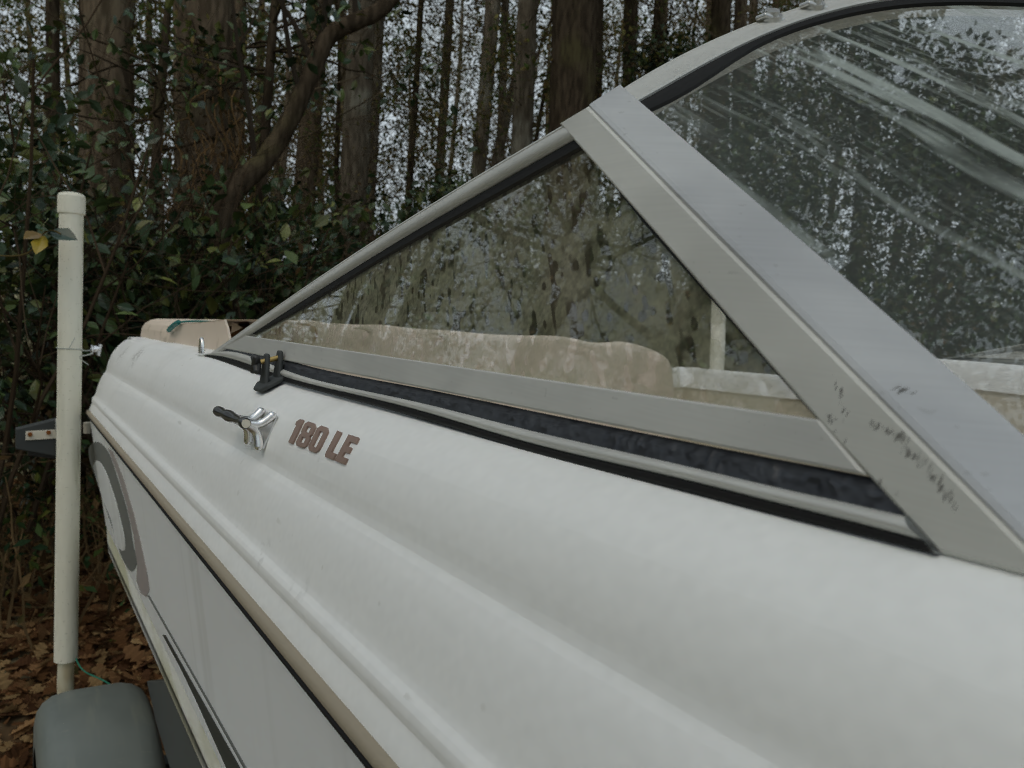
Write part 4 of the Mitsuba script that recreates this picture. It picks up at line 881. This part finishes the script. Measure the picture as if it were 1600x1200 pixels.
# hedge and big oak, both out of view, placed to darken the pane reflections
r = np.random.default_rng(1700); N = 1900; out, tips = [], []
for _ in range(26): branchy(r, (r.normal() * .2, r.normal() * .2, 0), (r.normal() * .3, r.normal() * .3, 1), r.uniform(1.6, 2.9), .014, 1, out, tips, kids=(4, 6))
hv, hf = tubes(out, 3); tp_ = np.vstack(tips); pos = tp_[r.integers(0, len(tp_), N)] + r.normal(size=(N, 3)) * .22; pos[:, 2] = np.clip(pos[:, 2] * r.uniform(.35, 1, N), .05, 3.2)
hl = leaves(r, pos, r.normal(size=(N, 3)), .15 * r.uniform(.6, 1.2, N), LEAF_SMALL)
hp = (mikit.ply((hv, hf), "twig_wood", color=twig_col(hv)), mikit.ply(hl, "leaf_matte", color=leafcol(r, N, 4, GREEN + OLIVE[:2])))
for i in range(17):
    key = num("evergreen_shrub"); t = i / 16; x, y = -7.0 - 5.0 * (1 - abs(2 * t - 1)) + r.normal() * .35, 19.0 - 22.0 * t
    tw = T4().translate([float(x), float(y), 0.0]).rotate([0, 0, 1], float(r.uniform(0, 360))).scale([1.7, 1.7, float(r.uniform(.8, 1.2))])
    scene[f"{key}__stems"] = {**hp[0], "to_world": tw}; scene[f"{key}__foliage"] = {**hp[1], "to_world": tw}; labels[f"{key}__foliage"] = {"kind": "stuff"}; labels[f"{key}__stems"] = {"kind": "stuff"}
    tag(key, "unseen hedge shrub facing the boat, placed to darken the side pane reflection", "shrub", "unseen hedge shrubs darkening the side pane")
r = np.random.default_rng(1750); out, tips = [], []; B0 = np.array([7.2, 1.2, -.15])
tk = [B0, B0 + [-.2, .1, 4.0], B0 + [-.9, .3, 7.5], B0 + [-2.0, .6, 9.8], B0 + [-3.4, .8, 11.2]]
add("unseen_live_oak__trunk", trunk_mesh(r, tk, [.32, .27, .23, .18, .12], 18, .12, 61, 50), "bark_grey", smooth=60)
for _ in range(26):
    t = r.uniform(1.9, 4); j = min(int(t), 3); q = tk[j] + (tk[j + 1] - tk[j]) * (t - j); an_ = r.uniform(0, 2 * np.pi)
    branchy(r, q, (math.cos(an_) - .35, math.sin(an_) + .15, r.uniform(.05, .5)), r.uniform(2.2, 4.2), .055, 3, out, tips, curl=.55, kids=(3, 6))
v, f = tubes(out, 4); add("unseen_live_oak__branches", (v, f), "twig_wood", color=twig_col(v, (.08, .07, .05))); labels["unseen_live_oak__branches"] = {"kind": "stuff"}
tp_ = np.vstack(tips); tp_ = tp_[tp_[:, 2] > 6.0]; n = 34000; pos = tp_[r.integers(0, len(tp_), n)] + r.normal(size=(n, 3)) * .16
lv, lf = leaves(r, pos, r.normal(size=(n, 3)), r.uniform(.09, .15, n), LEAF_SMALL); add("unseen_live_oak__foliage", (lv, lf), "leaf_matte", color=leafcol(r, n, 4, GREEN + OLIVE[:2])); labels["unseen_live_oak__foliage"] = {"kind": "stuff"}
tag("unseen_live_oak", "unseen big live oak over the boat, placed to darken the front pane reflection", "tree")

# fallen leaves
LT = np.array([(0, 0, 0), (.16, .18, .05), (.0, .25, 0), (-.16, .2, .06), (.30, .5, .12), (0, .55, .01), (-.28, .48, .10), (.15, .8, .06), (-.17, .78, .08), (0, 1.0, .12)]); LTF = LEAF_BIG[1]
_ly = [0, .10, .20, .30, .41, .52, .63, .75, .87, 1.0]; _lw = [.012, .05, .17, .09, .26, .13, .29, .15, .17, .015]
OAK = np.array([(sg * w, y, .10 * w / .3 + .10 * y * y) for y, w in zip(_ly, _lw) for sg in (-1, 0, 1)])
OAKF = np.vstack([[(3 * i, 3 * i + 1, 3 * i + 4), (3 * i, 3 * i + 4, 3 * i + 3), (3 * i + 1, 3 * i + 2, 3 * i + 5), (3 * i + 1, 3 * i + 5, 3 * i + 4)] for i in range(9)])
LITTER = [(.17, .085, .038), (.22, .12, .057), (.13, .064, .030), (.28, .165, .078), (.10, .05, .026), (.35, .23, .11)]
lproto = []
for k in range(12):
    r = np.random.default_rng(1000 + k); v = OAK.copy(); v[:, 2] *= r.uniform(.3, 2.6); v[:, 0] *= r.uniform(.8, 1.4); v[:, 0] += .12 * r.normal() * v[:, 1] ** 2; v += r.normal(size=v.shape) * .012
    lproto.append(mikit.ply((v, OAKF), "leaf_matte", color=np.tile(np.array(LITTER[k % 6]) * r.uniform(.75, 1.25), (30, 1))))
r = np.random.default_rng(1100); cnt = 0
while cnt < 290:
    px, py = r.uniform(-5, 260), r.uniform(800, 1120)
    d = ray(px, py); t = -EYE[2] / d[2]; q = EYE + d * t
    if not 2.9 < q[1] < 6.2: continue
    z = gz(q[0], q[1]) + r.uniform(.008, .035)
    scene[num("ground__fallen_leaf")] = {**lproto[r.integers(0, 12)], "to_world": T4().translate([float(q[0]), float(q[1]), float(z)]).rotate([0, 0, 1], float(r.uniform(0, 360))).rotate([1, 0, 0], float(r.normal() * 20)).rotate([0, 1, 0], float(r.normal() * 25)).scale(float(r.uniform(.06, .125)))}
    cnt += 1
n = 10000
q = np.stack([r.uniform(-1, 6, n), r.uniform(1, 9, n)], 1); m_ = r.random(n) < .75; q[m_] = np.stack([r.uniform(-.8, 1.6, m_.sum()), r.uniform(2.4, 7, m_.sum())], 1)
pos = np.c_[q, gz(q[:, 0], q[:, 1]) + r.uniform(.003, .022, n)]
a_ = r.uniform(0, 2 * np.pi, n); lv, lf = leaves(r, pos, np.c_[np.cos(a_), np.sin(a_), r.normal(size=n) * .18], r.uniform(.05, .115, n), (OAK, OAKF))
add("leaf_litter", (lv, lf), "leaf_matte", color=leafcol(r, n, 30, LITTER))
tag("leaf_litter", "brown fallen oak leaves carpeting the ground beyond the fender", "leaf litter", kind="stuff")
for k_ in list(scene):
    if k_.endswith("__branches") or k_.endswith("__stems"): labels.setdefault(k_, {"kind": "stuff"})
print("triangles", sum(len(meshkit.WRITTEN[d["filename"]][1]) for d in scene.values() if isinstance(d, dict) and d.get("type") == "ply"))
